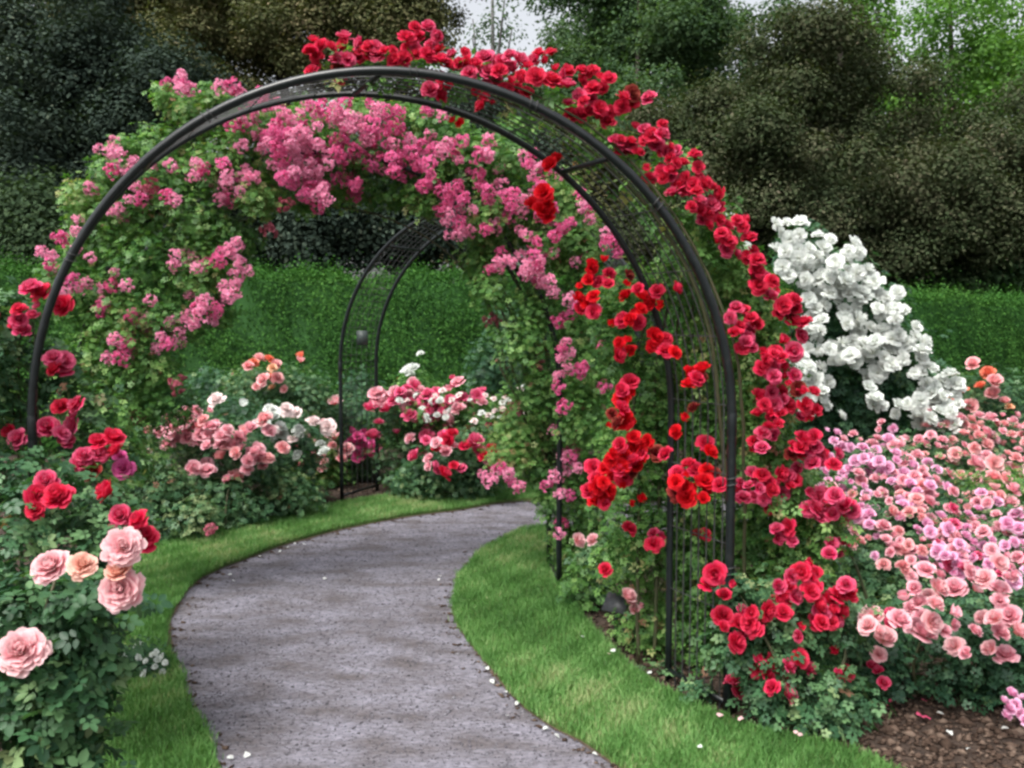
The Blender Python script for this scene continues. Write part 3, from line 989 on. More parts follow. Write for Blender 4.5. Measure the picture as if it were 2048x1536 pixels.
rl = empty('climbing_rose', (f1[0] + .55, f1[1] + .2, 0), 'rose with large deep red trusses at waist height beside the right front post', 'climbing rose', 'red climbing roses on the near arch')
bl = [pxblob(x, y, rx, ry, Y1 + dy, d) for (x, y, rx, ry, dy, d) in [(1560, 990, 80, 60, .22, .15), (1650, 1040, 60, 80, .22, .16), (1600, 1110, 90, 60, .28, .18), (1340, 1100, 80, 60, .55, .1)]]
add_foliage(rl, bl, .026, T_MID, 'light_leaf', lai=2.8)
for k in range(3):
    add_cane(rl, (f1[0] + .5 + .1 * k, f1[1] + .25, 0), at(1560 + 45 * k, 1000, Y1 + .25), .010)
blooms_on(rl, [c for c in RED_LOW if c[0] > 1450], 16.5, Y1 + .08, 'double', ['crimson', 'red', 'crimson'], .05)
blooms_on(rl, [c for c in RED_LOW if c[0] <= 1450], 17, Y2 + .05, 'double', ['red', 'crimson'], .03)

Ys = Y1 - .02
rs = empty('rose_bush', (*gr(1560, 1480)[:2], 0), 'low red rose bush hiding the foot of the right front post', 'rose bush')
bl = [pxblob(x, y, rx, ry, Ys + dy, d) for (x, y, rx, ry, dy, d) in [
    (1580, 1200, 130, 70, .02, .16), (1650, 1250, 90, 90, .05, .18), (1540, 1290, 95, 80, -.02, .16), (1620, 1370, 120, 80, -.05, .2), (1530, 1395, 60, 60, -.06, .14), (1700, 1400, 70, 60, .0, .16),
    (1640, 1440, 100, 45, -.12, .16), (1480, 1200, 55, 50, .0, .08), (1480, 1310, 45, 50, -.06, .08), (1395, 1385, 45, 22, .12, .08), (1440, 1300, 30, 60, .08, .07), (1325, 1345, 40, 28, .42, .08)]]
add_foliage(rs, bl, .027, T_NEAR, 'rose_leaf', lai=3.6)
for k in range(6):
    add_cane(rs, (rs.location.x + random.uniform(-.1, .15), rs.location.y + .12 + random.uniform(-.05, .1), 0), at(1480 + 40 * k, 1230 + random.uniform(-50, 90), Ys - .02), .009)
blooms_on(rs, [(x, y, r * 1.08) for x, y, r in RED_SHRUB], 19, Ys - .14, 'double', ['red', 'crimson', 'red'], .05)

# left leg
YL = 3.3
lf = np.array([c1[0] - u1[0] * R1, c1[1] - u1[1] * R1])
rlft = empty('climbing_rose', (lf[0] - .05, lf[1] - .15, 0), 'red climbing rose round the left leg of the near arch', 'climbing rose', 'red climbing roses on the near arch')
bl = [pxblob(x, y, rx, ry, Y + 0, d) for (x, y, rx, ry, Y, d) in [
    (-10, 660, 80, 90, 3.65, .15), (0, 800, 90, 110, 3.65, .2), (170, 900, 110, 80, 3.7, .18), (60, 960, 120, 80, 3.3, .2), (170, 1010, 130, 80, 3.2, .2), (40, 1060, 130, 90, 3.0, .22),
    (210, 1080, 100, 80, 3.1, .2), (-60, 940, 100, 120, 3.3, .2), (150, 800, 70, 60, 3.75, .12), (110, 730, 50, 60, 3.75, .1), (20, 620, 60, 50, 3.7, .1), (120, 1180, 160, 130, 3.05, .22), (-40, 740, 70, 120, 3.5, .18)]]
add_foliage(rlft, bl, .031, T_NEAR, 'rose_leaf', lai=3, clear=lambda P: (np.abs(P[:, 0] - lf[0]) < .085) & (P[:, 1] < lf[1] + .05) & (P[:, 2] > 1.06))
for k in range(3):
    add_path_cane(rlft, [(lf[0] - .1 + .08 * k, lf[1] - .1, 0), at(40 + 25 * k, 1020, 3.5), at(20 + 25 * k, 860, 3.65), at(15 + 22 * k, 640, 3.7)], .008)
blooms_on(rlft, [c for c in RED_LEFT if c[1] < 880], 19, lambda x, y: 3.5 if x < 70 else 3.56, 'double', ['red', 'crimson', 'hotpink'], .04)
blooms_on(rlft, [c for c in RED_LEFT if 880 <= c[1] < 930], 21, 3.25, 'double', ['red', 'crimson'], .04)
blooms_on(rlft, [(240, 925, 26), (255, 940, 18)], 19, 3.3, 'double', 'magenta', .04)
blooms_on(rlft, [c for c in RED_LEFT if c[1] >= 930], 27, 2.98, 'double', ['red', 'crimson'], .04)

# ------------------------------------------------------------------ pink ramblers on the middle arch
Ym = f3[1]
PINK_L = [(220, 290, 30), (255, 330, 25), (348, 165, 25), (450, 165, 22), (470, 182, 20), (155, 450, 20), (100, 510, 22), (100, 535, 18), (185, 380, 15), (340, 400, 18), (265, 395, 26), (245, 430, 20),
          (380, 340, 24), (405, 332, 20), (455, 350, 26), (465, 380, 24), (500, 240, 26), (235, 565, 26), (180, 515, 17), (165, 570, 26), (365, 525, 27), (470, 510, 24), (475, 488, 16), (455, 575, 30),
          (445, 602, 25), (280, 650, 27), (285, 635, 20), (365, 655, 26), (325, 690, 24), (230, 702, 26), (245, 688, 20), (510, 215, 26), (545, 215, 22), (560, 270, 32), (520, 290, 26), (600, 240, 26),
          (620, 270, 30), (590, 330, 40), (640, 320, 35), (600, 372, 28), (690, 240, 28), (430, 630, 18), (400, 620, 18)]
PINK_M = [(720, 262, 32), (700, 292, 36), (750, 215, 22), (760, 260, 28), (740, 310, 36), (700, 342, 32), (710, 375, 26), (790, 235, 24), (800, 290, 36), (840, 300, 32), (820, 332, 32), (870, 290, 27),
          (850, 350, 28), (900, 300, 26), (870, 225, 22), (925, 312, 22), (858, 372, 20), (665, 230, 24), (660, 290, 26), (780, 330, 26), (765, 225, 22), (640, 225, 22), (925, 280, 16)]
PINK_R = [(1050, 470, 20), (1100, 510, 20), (1130, 455, 20), (1150, 525, 18), (1180, 440, 18), (990, 455, 18), (1140, 600, 18), (1118, 645, 18), (1165, 735, 18), (1085, 380, 20), (1120, 350, 18), (940, 350, 18), (1190, 620, 14), (1105, 860, 16), (1140, 990, 16), (980, 280, 18), (915, 380, 26), (912, 420, 26), (906, 460, 25), (962, 312, 22), (1010, 390, 26), (1030, 420, 26), (978, 380, 18), (1060, 320, 25), (1065, 350, 22), (1100, 430, 20),
          (1165, 410, 18), (1160, 388, 15), (1010, 515, 24), (1060, 520, 29), (1072, 547, 25), (1100, 577, 20), (1215, 490, 20), (1210, 468, 15), (1135, 690, 24), (1120, 715, 16), (1145, 737, 20),
          (1120, 765, 20), (1130, 815, 17), (1210, 775, 12), (1130, 930, 26), (1100, 965, 20), (1120, 1055, 20), (985, 950, 26), (1010, 945, 22), (1205, 690, 10), (1000, 340, 18), (945, 420, 16)]
PINK_L += [(690, 205, 16), (480, 300, 18), (560, 330, 24), (540, 300, 22), (620, 215, 18), (440, 400, 16), (300, 330, 16), (150, 500, 12), (340, 330, 14), (490, 350, 18), (120, 480, 12), (300, 600, 14), (380, 590, 14), (200, 620, 14)]
PINK_L += [(x + random.choice((-1, 1)) * r * 1.1, y + random.gauss(0, r * .7), r * .85) for x, y, r in PINK_L if r >= 20 and random.random() < .6]
PINK_R += [(x + random.choice((-1, 1)) * r, y + random.gauss(0, r * .7), r * .85) for x, y, r in PINK_R if r >= 18 and random.random() < .75]
FADE_L = [(540, 460, 20), (570, 410, 22), (355, 770, 22), (275, 835, 24), (210, 820, 20), (400, 350, 18), (300, 380, 16), (420, 1060, 20), (270, 830, 16)]
FADE_R = [(965, 560, 20), (985, 640, 14), (1080, 735, 18), (1150, 900, 16), (1085, 700, 12), (1030, 815, 14)]


def clumps(px_list, Y, d, jit=.25):
    return [pxblob(x, y, rx, ry, Y + random.uniform(-jit, jit), d) for (x, y, rx, ry) in px_list]


pw_l = empty('rambling_rose', (*(c2 - u2 * (R1 + .05)), 0), 'rambling rose with pink clusters covering the left half of the middle arch', 'rambling rose', 'pink rambling roses on the middle arch')
LEFT_BLOBS = [(130, 560, 45, 60), (200, 470, 70, 70), (180, 590, 80, 70), (280, 420, 80, 70), (300, 530, 90, 70), (400, 440, 75, 70), (410, 550, 65, 70), (250, 640, 90, 70), (350, 640, 70, 60), (200, 720, 90, 70),
              (290, 740, 80, 60), (240, 820, 90, 70), (340, 810, 60, 50), (160, 810, 70, 80), (240, 900, 100, 80), (340, 370, 70, 60), (440, 330, 70, 60), (330, 290, 60, 45), (390, 230, 45, 40), (430, 200, 35, 30), (230, 350, 45, 40), (500, 260, 60, 50),
              (540, 340, 60, 50), (590, 250, 60, 45), (470, 480, 50, 50), (520, 400, 40, 40), (430, 620, 40, 40), (170, 400, 35, 40), (340, 200, 30, 30), (260, 300, 30, 25)]
Yl = lambda x: Ym + (x - 1118) / 941 * .27
add_foliage(pw_l, [pxblob(x, y, rx, ry, Yl(x) - .06 + random.uniform(-.1, .1), .22) for (x, y, rx, ry) in LEFT_BLOBS], .0205, T_MID, 'light_leaf', lai=3.6, shell=.45)
for k in range(5):
    add_path_cane(pw_l, [(pw_l.location.x - .12 + .05 * k, pw_l.location.y + .2, 0)] + [arc_world(c2, ROT2, R1, SP1, a, -.02 - .05 * k, .2) for a in (178, 160, 140, 120, 105, 92)], .012)
blooms_on(pw_l, [(x, y, r * 1.2) for x, y, r in PINK_L], 18.5, lambda x, y: Yl(x) - .26, 'truss', ['rambler', 'rambler', 'rambler_pale'], .12, name='flower_cluster')
blooms_on(pw_l, FADE_L, 22, lambda x, y: Yl(x) - .24, 'loose_truss', 'faded', .08, name='flower_cluster')

pw_m = empty('rambling_rose', (*(c2 + u2 * (R1 - .1) + np.array([0, .3])), 0), 'rambling rose massing pink clusters over the crown of the middle arch', 'rambling rose', 'pink rambling roses on the middle arch')
MID_BLOBS = [(640, 240, 60, 50), (640, 310, 60, 60), (720, 230, 60, 40), (720, 310, 70, 70), (800, 240, 60, 45), (800, 320, 70, 60), (870, 260, 60, 50), (880, 340, 60, 60), (690, 380, 60, 40), (780, 390, 60, 35), (940, 300, 55, 50), (610, 390, 40, 40), (850, 400, 40, 40)]
add_foliage(pw_m, clumps(MID_BLOBS, Ym + .05, .2, .12), .0205, T_MID, 'light_leaf', lai=3.4, shell=.45)
for k in range(3):
    add_path_cane(pw_m, [(pw_m.location.x + .2 + .05 * k, pw_m.location.y, 0)] + [arc_world(c2, ROT2, R1, SP1, a, -.05 - .1 * k, .3) for a in (2, 20, 40, 60, 80, 96)], .010)
blooms_on(pw_m, [(x, y, r * 1.2) for x, y, r in PINK_M], 18.5, Ym - .2, 'truss', ['rambler', 'rambler', 'rambler_pale'], .12, name='flower_cluster')

pw_r = empty('rambling_rose', (*(c2 + u2 * (R1 + .1) + np.array([0, .25])), 0), 'rambling rose hanging pink clusters from the right shoulder of the middle arch', 'rambling rose', 'pink rambling roses on the middle arch')
RIGHT_BLOBS = [(960, 350, 60, 60), (1010, 320, 60, 50), (1050, 400, 70, 60), (1120, 400, 60, 70), (980, 430, 50, 50), (1020, 480, 70, 50), (965, 520, 45, 45), (985, 580, 40, 40), (960, 460, 40, 35), (1110, 490, 70, 60), (1160, 480, 50, 70),
               (1080, 600, 60, 60), (1170, 560, 50, 70), (1040, 680, 60, 60), (1150, 660, 60, 70), (1190, 740, 50, 70), (1080, 770, 70, 70), (1160, 830, 60, 80), (1060, 860, 80, 70), (1170, 930, 60, 70), (1080, 930, 70, 50), (1180, 1010, 60, 60), (1020, 900, 60, 50), (1110, 1000, 50, 50), (1130, 1080, 40, 45), (1150, 1130, 40, 40),
               (1190, 1080, 60, 60), (1200, 1150, 60, 50), (1030, 260, 40, 30)]
add_foliage(pw_r, clumps(RIGHT_BLOBS[:18], Ym + .02, .2, .1) + clumps(RIGHT_BLOBS[18:], Ym + .22, .2, .14), .0205, T_MID, 'light_leaf', lai=3.4, shell=.45)
for k in range(5):
    add_path_cane(pw_r, [(pw_r.location.x + .08 + .05 * k, pw_r.location.y + .15, 0)] + [arc_world(c2, ROT2, R1, SP1, a, -.02 - .06 * k, .25) for a in (2, 16, 30, 46, 60)], .012)
blooms_on(pw_r, [(x, y, r * 1.15) for x, y, r in PINK_R], 18.5, lambda x, y: Ym - .2 if y < 850 else Ym - .04, 'truss', ['rambler', 'rambler', 'rambler_pale'], .08, name='flower_cluster')
blooms_on(pw_r, FADE_R, 21, Ym + .1, 'loose_truss', 'faded', .06, name='flower_cluster')

# ------------------------------------------------------------------ white rose
Yw = 6.3
WHITE = [(1465, 440, 18), (1432, 452, 13), (1492, 495, 12), (1565, 455, 26), (1600, 442, 12), (1590, 482, 30), (1640, 490, 35), (1700, 498, 28), (1580, 520, 30), (1620, 540, 36), (1570, 545, 22), (1680, 540, 40), (1740, 545, 24), (1720, 562, 36), (1660, 562, 34),
         (1700, 600, 40), (1750, 590, 36), (1790, 600, 30), (1800, 622, 26), (1640, 620, 32), (1625, 642, 30), (1690, 640, 22), (1635, 662, 28), (1740, 660, 40), (1780, 672, 36), (1710, 680, 34), (1800, 682, 26),
         (1830, 662, 20), (1720, 702, 34), (1760, 710, 38), (1800, 716, 30), (1850, 690, 20), (1650, 715, 32), (1690, 710, 28), (1612, 740, 26), (1640, 770, 30), (1600, 782, 30), (1745, 750, 24), (1740, 772, 18),
         (1840, 740, 24), (1870, 770, 28), (1860, 792, 26), (1900, 760, 26), (1762, 805, 26), (1790, 816, 24), (1830, 812, 30), (1850, 832, 26), (1890, 822, 26), (1685, 830, 15), (1572, 780, 16), (1905, 830, 18)]
wb = empty('rose_bush', (*at(1720, 700, Yw)[:2], 0), 'tall white rose bush standing as a cone beyond the near arch', 'rose bush')
add_foliage(wb, [pxblob(x, y, rx, ry, Yw + .32, .25) for (x, y, rx, ry) in [(1600, 500, 50, 60), (1660, 560, 80, 70), (1720, 620, 100, 70), (1640, 660, 90, 80), (1750, 700, 110, 80), (1700, 780, 120, 80), (1820, 770, 90, 80), (1620, 780, 70, 80), (1740, 860, 150, 70), (1650, 900, 110, 60), (1860, 850, 70, 50), (1740, 980, 180, 100)]],
            .034, T_MID, 'rose_leaf_blue', lai=4)
for k in range(5):
    add_cane(wb, (wb.location.x - .3 + .15 * k, wb.location.y + .3, 0), at(1600 + 60 * k, 560 + 50 * k, Yw + .25), .012)
n = blooms_on(wb, [(x, y, r * .98) for x, y, r in WHITE] + [(1870, 850, 26), (1905, 795, 26), (1630, 590, 26), (1560, 500, 20), (1700, 640, 26), (1690, 575, 26), (1760, 570, 24), (1820, 705, 24), (1600, 560, 24), (1670, 690, 24), (1610, 700, 22), (1650, 800, 24), (1615, 820, 22), (1880, 800, 26), (1915, 850, 20), (1600, 745, 24), (1580, 740, 20), (1850, 730, 24), (1770, 630, 26)], 17, Yw - .10, 'open', 'white', .06, grow=.94)

# ------------------------------------------------------------------ right bed: pink shrub roses


EXTRA = {'pink rose bush with a drift': ((430, 885, 145, 75), 32), 'white rose bush in the left': ((560, 875, 100, 60), 14), 'apricot and coral': ((550, 750, 70, 35), 3), 'hot pink rose bush': ((860, 835, 150, 65), 34),
         'low red rose bush': ((930, 905, 110, 50), 16), 'blush rose bush': ((630, 900, 65, 60), 14), 'magenta rose bush': ((725, 890, 40, 35), 8), 'rose bush with tiny': ((940, 815, 120, 35), 20)}


def ell_points(x, y, rx, ry, n, gap):
    got, tries = [], 0
    while len(got) < n and tries < 6000:
        tries += 1
        a, d = random.uniform(0, 6.283), math.sqrt(random.random())
        p = (x + rx * d * math.cos(a), y + ry * d * math.sin(a))
        if all(math.hypot(p[0] - g[0], (p[1] - g[1]) * 1.15) > gap for g in got):
            got.append(p)
    return got


def spray_points(x, y, rx, ry, n, gap):
    cs = ell_points(x, y, rx, ry, max(3, n // 5), gap * 2.0)
    got, tries = [], 0
    while len(got) < n and tries < 8000:
        tries += 1
        c = random.choice(cs)
        p = (c[0] + random.gauss(0, gap * .95), c[1] + random.gauss(0, gap * .8))
        if all(math.hypot(p[0] - g[0], p[1] - g[1]) > gap * .8 for g in got):
            got.append(p)
    return got


def bed_bush(label, base_px, Y, leafblobs, spots, br, style, mats, group=None, size=.025, mat='rose_leaf', lai=3.4, tilt=0.0, templ=T_MID, y0=None, front=.2, jit=.06, cat='rose bush'):
    """tilt: metres further away per pixel above y0"""
    for kx, (e, ne) in EXTRA.items():
        if label.startswith(kx):
            spots = spots + ell_points(*e, ne, br)
    b = at(base_px, 900, Y)
    o = empty('rose_bush', (b[0], b[1], 0), label, cat, group)
    Yf = lambda py: Y + (0 if y0 is None else max(-.6, (y0 - py) * tilt))
    add_foliage(o, [pxblob(x, y, rx, ry, Yf(y) + .12, d) for (x, y, rx, ry, d) in leafblobs], size, templ, mat, lai=lai)
    for k in range(4):
        x, y, rx, ry, d = leafblobs[k % len(leafblobs)]
        add_cane(o, (b[0] + random.uniform(-.1, .1), b[1] + random.uniform(.05, .25), 0), at(x + random.uniform(-.5, .5) * rx, y, Yf(y) + .1), .008)
    for (x, y) in spots[:100]:
        yy = Yf(y) - front + random.gauss(0, jit)
        m = mats if isinstance(mats, str) else random.choice(mats)
        place_bloom(o, at(x, y, yy), br * yy / F_PX * random.uniform(.7, 1.2), style, m,
                    face=(random.gauss(0, .45), -.5 + random.gauss(0, .3), .8 + random.gauss(0, .25)))
    return o


G_R = 'pink shrub roses filling the right bed'
bed_bush('lilac pink rose bush in full bloom right beside the tall red climber', 1740, 5.1,
         [(1720, 960, 120, 70, .3), (1800, 940, 100, 60, .3), (1660, 990, 70, 60, .25), (1740, 1060, 140, 70, .3), (1760, 1130, 140, 70, .25)],
         spray_points(1750, 945, 125, 82, 95, 16), 11.8, 'double', ['lilac', 'lilac', 'pink'], G_R, tilt=.004, y0=980)
bed_bush('salmon pink rose bush behind the others at the foot of the white rose', 1920, 6.0,
         [(1880, 900, 100, 60, .35), (1970, 890, 110, 60, .35), (2060, 900, 90, 70, .35), (1950, 980, 160, 70, .3)],
         spray_points(1940, 895, 140, 62, 85, 17), 11.2, 'double', ['salmon', 'pink', 'pink', 'salmon'], G_R, tilt=.004, y0=930)
bed_bush('salmon and rose pink bush crowded with blooms in the middle of the right bed', 1850, 4.6,
         [(1790, 1060, 110, 70, .3), (1890, 1030, 110, 70, .3), (1840, 1130, 140, 70, .25), (1740, 1130, 80, 70, .25), (1800, 1210, 120, 60, .2)],
         spray_points(1830, 1055, 135, 82, 95, 17), 12.5, 'double', ['pink', 'salmon', 'pink', 'lilac'], G_R, tilt=.004, y0=1080)
bed_bush('bright lilac pink rose bush at the right, above the palest low blooms', 2000, 4.4,
         [(1960, 1090, 90, 70, .3), (2040, 1080, 100, 90, .3), (2000, 1180, 120, 60, .25)],
         spray_points(1985, 1090, 100, 85, 72, 17), 13.2, 'double', ['lilac', 'lilac', 'pink', 'lilac', 'hotpink'], G_R, tilt=.004, y0=1100)
bed_bush('pink rose bush with few flowers and much leaf at the far right edge', 2060, 5.2,
         [(2000, 990, 90, 60, .3), (2060, 1000, 80, 70, .3)],
         spray_points(2030, 985, 75, 55, 22, 24), 17, 'cup', ['pink', 'salmon'], G_R, tilt=.004, y0=1000, mat='light_leaf')
bed_bush('low pale pink rose bush in front at the right, bare soil before it', 1930, 3.55,
         [(1900, 1250, 90, 60, .2), (1980, 1240, 90, 60, .22), (1920, 1330, 100, 70, .2), (2010, 1330, 80, 80, .2), (1950, 1400, 80, 50, .18), (1880, 1395, 70, 45, .16), (2030, 1400, 70, 50, .16), (2060, 1290, 60, 90, .2)],
         spray_points(1905, 1215, 95, 55, 30, 26) + [(1930, 1305), (2000, 1200), (2030, 1150), (2020, 1230)], 20, 'double', ['pink', 'pink', 'blush'], G_R, templ=T_NEAR, mat='rose_leaf_blue', lai=3)
bed_bush('small pink rose bush with five blooms between the red bush and the pale pink one', 1755, 3.6,
         [(1750, 1270, 50, 60, .12), (1770, 1350, 60, 60, .14), (1740, 1330, 50, 60, .12)],
         [(1742, 1228), (1762, 1262), (1770, 1272), (1758, 1308), (1735, 1250), (1730, 1240)], 21, 'double', ['pink', 'blush'], G_R, templ=T_NEAR, mat='rose_leaf_blue')
bed_bush('dark red rose bush with a few drooping blooms beside the small pink rose', 1775, 3.7,
         [(1790, 1260, 45, 60, .12), (1770, 1390, 60, 60, .14)],
         [(1782, 1225), (1785, 1245), (1755, 1340), (1768, 1365), (1745, 1330)], 17, 'cup', ['crimson'], None, templ=T_NEAR)
bed_bush('coral rose bush with reddish young leaves before the right hedge', 1960, 7.2,
         [(1930, 800, 60, 60, .3), (1990, 790, 70, 60, .3), (2050, 820, 60, 60, .3), (1980, 870, 110, 50, .3)],
         [(1945, 725), (1975, 745), (1960, 770), (1925, 780), (1985, 785), (2010, 800), (2018, 812), (1940, 810), (2030, 850), (1905, 800), (1990, 760)], 14, 'cup', ['salmon', 'salmon', 'coral', 'apricot'], None)
bed_bush('low lilac rose bush cut by the right edge near the bare soil', 2035, 3.5,
         [(2050, 1400, 60, 50, .15), (2070, 1440, 60, 40, .15)], [(2010, 1400), (2025, 1385), (2020, 1415), (2040, 1425), (2045, 1395), (2030, 1408), (2015, 1430), (2050, 1440)], 12, 'cup', ['lilac'], None, templ=T_NEAR, mat='rose_leaf_blue')
bed_bush('pale pink rose bush with two small blooms behind the middle arch post', 1170, 4.75,
         [(1185, 1110, 40, 40, .12), (1200, 1160, 40, 40, .12)], [(1158, 1080), (1184, 1078)], 15, 'cup', ['blush'], None)
bed_bush('pink rose stem drooping over the black plant sign', 1265, 4.25,
         [(1275, 1250, 40, 50, .1)], [(1262, 1200), (1270, 1218), (1280, 1212), (1258, 1190)], 15, 'cup', ['blush', 'pink'], None)

# ------------------------------------------------------------------ left bed, behind the lawn
G_L = 'mixed shrub roses in the left bed'
bed_bush('pink rose bush with a drift of blooms in the left bed behind the lawn', 440, 6.9,
         [(360, 870, 70, 60, .3), (440, 890, 80, 60, .3), (510, 920, 60, 50, .3), (400, 960, 110, 60, .3)],
         [(330, 840), (345, 850), (340, 865), (365, 825), (390, 828), (385, 850), (405, 838), (420, 850), (365, 862), (415, 868), (430, 862), (445, 870), (440, 885), (425, 880), (485, 862), (480, 870), (465, 888), (480, 895), (452, 890), (502, 905), (512, 918), (525, 930), (350, 880), (375, 875), (400, 870), (335, 855), (355, 838), (395, 880), (430, 845), (455, 858), (490, 880), (510, 900), (535, 915), (470, 905), (320, 862), (378, 842), (412, 890)],
         15, 'double', ['pink', 'salmon', 'pink'], G_L)
bed_bush('white rose bush in the left bed behind the pink drift', 530, 7.4,
         [(460, 830, 60, 50, .3), (540, 860, 70, 60, .3), (600, 880, 60, 60, .3), (560, 930, 90, 50, .3)],
         [(432, 798), (487, 808), (540, 818), (545, 832), (556, 862), (566, 868), (550, 858), (597, 858), (545, 920), (655, 853), (545, 880), (535, 930)],
         14, 'double', ['white', 'white', 'blushwhite'], G_L, mat='rose_leaf_blue')
bed_bush('apricot and coral rose bush, tallest in the left bed, before the hedge', 540, 8.4,
         [(500, 770, 60, 45, .3), (570, 770, 70, 50, .3), (620, 790, 60, 50, .3), (540, 830, 120, 50, .3)],
         [(497, 730), (508, 725), (520, 714), (538, 716), (545, 735), (552, 728), (540, 752), (555, 755), (525, 758), (602, 720), (600, 712)],
         12, 'double', ['salmon', 'salmon', 'apricot', 'coral'], G_L)
bed_bush('cream white rose bush before the hedge, right of the far arch', 825, 9.0,
         [(825, 770, 45, 40, .25), (860, 800, 60, 40, .25), (800, 820, 60, 40, .25)], [(815, 735), (828, 733), (822, 745), (810, 742), (840, 706)], 11, 'open', ['white'], G_L, mat='light_leaf')
bed_bush('hot pink rose bush behind the right post of the far arch', 850, 8.2,
         [(790, 830, 60, 50, .3), (870, 840, 80, 55, .3), (940, 850, 60, 50, .3), (860, 900, 120, 60, .3)],
         [(825, 763), (832, 770), (855, 787), (848, 800), (868, 822), (860, 830), (900, 798), (890, 805), (765, 788), (778, 792), (752, 785), (905, 755), (915, 762), (785, 800), (965, 780), (955, 790), (800, 782), (812, 775), (840, 778), (875, 835), (880, 812), (915, 815), (930, 800), (850, 810), (870, 785), (795, 795), (818, 790), (760, 800), (885, 822), (905, 770), (940, 812)],
         14, 'double', ['hotpink', 'hotpink', 'pink'], G_L)
bed_bush('rose bush with tiny pale flowers among the hot pink blooms', 930, 8.0,
         [(850, 820, 60, 35, .25), (960, 830, 60, 50, .25), (1030, 830, 60, 50, .25)],
         [(830, 790), (845, 815), (880, 800), (815, 800), (860, 805), (1050, 772), (1040, 778), (1010, 795), (1005, 805), (940, 800), (900, 820), (870, 790), (800, 800), (885, 780)], 8, 'open', ['white', 'blushwhite'], G_L, mat='light_leaf')
bed_bush('low red rose bush at the grass edge left of the path bend', 940, 7.7,
         [(900, 920, 70, 50, .25), (970, 930, 60, 50, .25), (860, 960, 70, 40, .25), (950, 880, 60, 40, .25)],
         [(905, 865), (952, 878), (945, 885), (967, 910), (915, 932), (908, 930), (922, 935), (975, 920), (930, 890), (890, 900), (960, 900), (985, 935), (870, 930)], 13, 'cup', ['red', 'hotpink', 'pink', 'red'], G_L)
bed_bush('magenta rose bush seen between the two posts of the far arch', 720, 8.8,
         [(720, 910, 50, 50, .25), (740, 960, 60, 40, .25), (690, 940, 40, 50, .25)], [(705, 862), (715, 872), (722, 880), (708, 880), (745, 888), (750, 895), (730, 868)], 13, 'double', ['magenta'], G_L)
bed_bush('blush rose bush with yellow green shoots left of the far arch posts', 645, 8.5,
         [(640, 890, 50, 45, .25), (620, 950, 70, 50, .25), (660, 960, 50, 50, .25)], [(640, 915), (648, 922), (672, 800), (668, 805), (600, 925), (632, 908), (665, 890)], 13, 'double', ['blush', 'salmon'], G_L, mat='light_leaf')
bed_bush('pale pink rose bush with single blooms right behind the far arch posts', 770, 8.7,
         [(760, 820, 50, 45, .25), (700, 820, 50, 40, .25)], [(765, 785), (778, 790), (775, 800), (670, 800)], 13, 'double', ['blush', 'pink'], G_L, mat='rose_leaf_blue')

# green shrubs of the left bed front row that carry no blooms
fr = [(345, 1010, 90, 70, 6.3), (450, 1005, 90, 60, 6.7), (560, 985, 90, 55, 7.0), (610, 985, 50, 40, 7.7), (840, 955, 70, 45, 7.8), (930, 960, 70, 35, 7.8), (300, 950, 70, 60, 6.4)]
FL = ['leafy green rose shrub without flowers left of all along the lawn edge', 'leafy green shrub below the pink drift at the lawn edge', 'dark leafy shrub below the white roses at the lawn edge',
      'low leafy shrub left of the far arch feet', 'low leafy shrub right of the far arch feet', 'low dark shrub where the lawn meets the bend of the path', 'leafy green shrub under the pink rambler on the left leg of the middle arch']
for (x, y, rx, ry, Y), lb in zip(fr, FL):
    b = at(x, y, Y)
    bush('green_shrub', lb, 'shrub', (b[0], b[1], 0), [pxblob(x + dx * rx, y + dy * ry, rx * .62, ry * .62, Y + random.uniform(0, .2), .2) for dx, dy in ((-.5, .2), (.45, .25), (0, -.35), (0, .45))],
         .028, T_MID, 'rose_leaf', 4, 'flowerless green shrubs along the left lawn', lai=3.4)
# taller leafy shrubs between the roses and the hedge
for (x, y, rx, ry, Y, lb) in [(610, 830, 90, 50, 9.0, 'bluish leafy shrub before the hedge left of the far arch'), (1010, 700, 75, 120, 8.6, 'tall leafy shrub before the hedge right of the hot pink roses'),
                              (420, 790, 80, 60, 8.6, 'leafy shrub before the hedge behind the pink drift'), (720, 800, 70, 60, 9.6, 'leafy shrub before the hedge behind the far arch posts')]:
    b = at(x, y, Y)
    bush('green_shrub', lb, 'shrub', (b[0], b[1], 0), [pxblob(x + dx * rx, y + dy * ry, rx * .6, ry * .6, Y + random.uniform(0, .2), .25) for dx, dy in ((-.5, .3), (.45, .3), (0, -.45), (0, .6), (-.2, 1.2), (.3, 1.2))],
         .032, T_MID, 'rose_leaf_blue', 4, 'flowerless leafy shrubs before the hedge', lai=3.2)

# ------------------------------------------------------------------ foreground left bush
Yfg = 2.12
fg = empty('rose_bush', (*at(70, 1300, Yfg + .15)[:2], 0), 'nearest rose bush at lower left with large blush and peach blooms', 'rose bush')
bl = [pxblob(x, y, rx, ry, Yfg + dy, d) for (x, y, rx, ry, dy, d) in [
    (60, 1200, 130, 70, .18, .12), (190, 1200, 90, 60, .2, .10), (40, 1290, 120, 90, .18, .14), (150, 1320, 110, 90, .2, .14), (60, 1420, 130, 90, .15, .16), (150, 1430, 70, 80, .2, .12), (100, 1520, 140, 80, .12, .16),
    (-60, 1400, 110, 130, .15, .16), (60, 1620, 150, 90, .12, .18), (195, 1350, 50, 55, .25, .1), (-40, 1200, 100, 90, .2, .14), (150, 1240, 110, 60, .16, .12), (210, 1290, 50, 50, .24, .1), (130, 1500, 80, 70, .2, .12), (10, 1350, 110, 70, .1, .1), (120, 1390, 90, 60, .1, .1)]]
add_foliage(fg, bl, .034, T_NEAR, 'rose_leaf', lai=4.4, shell=.4)
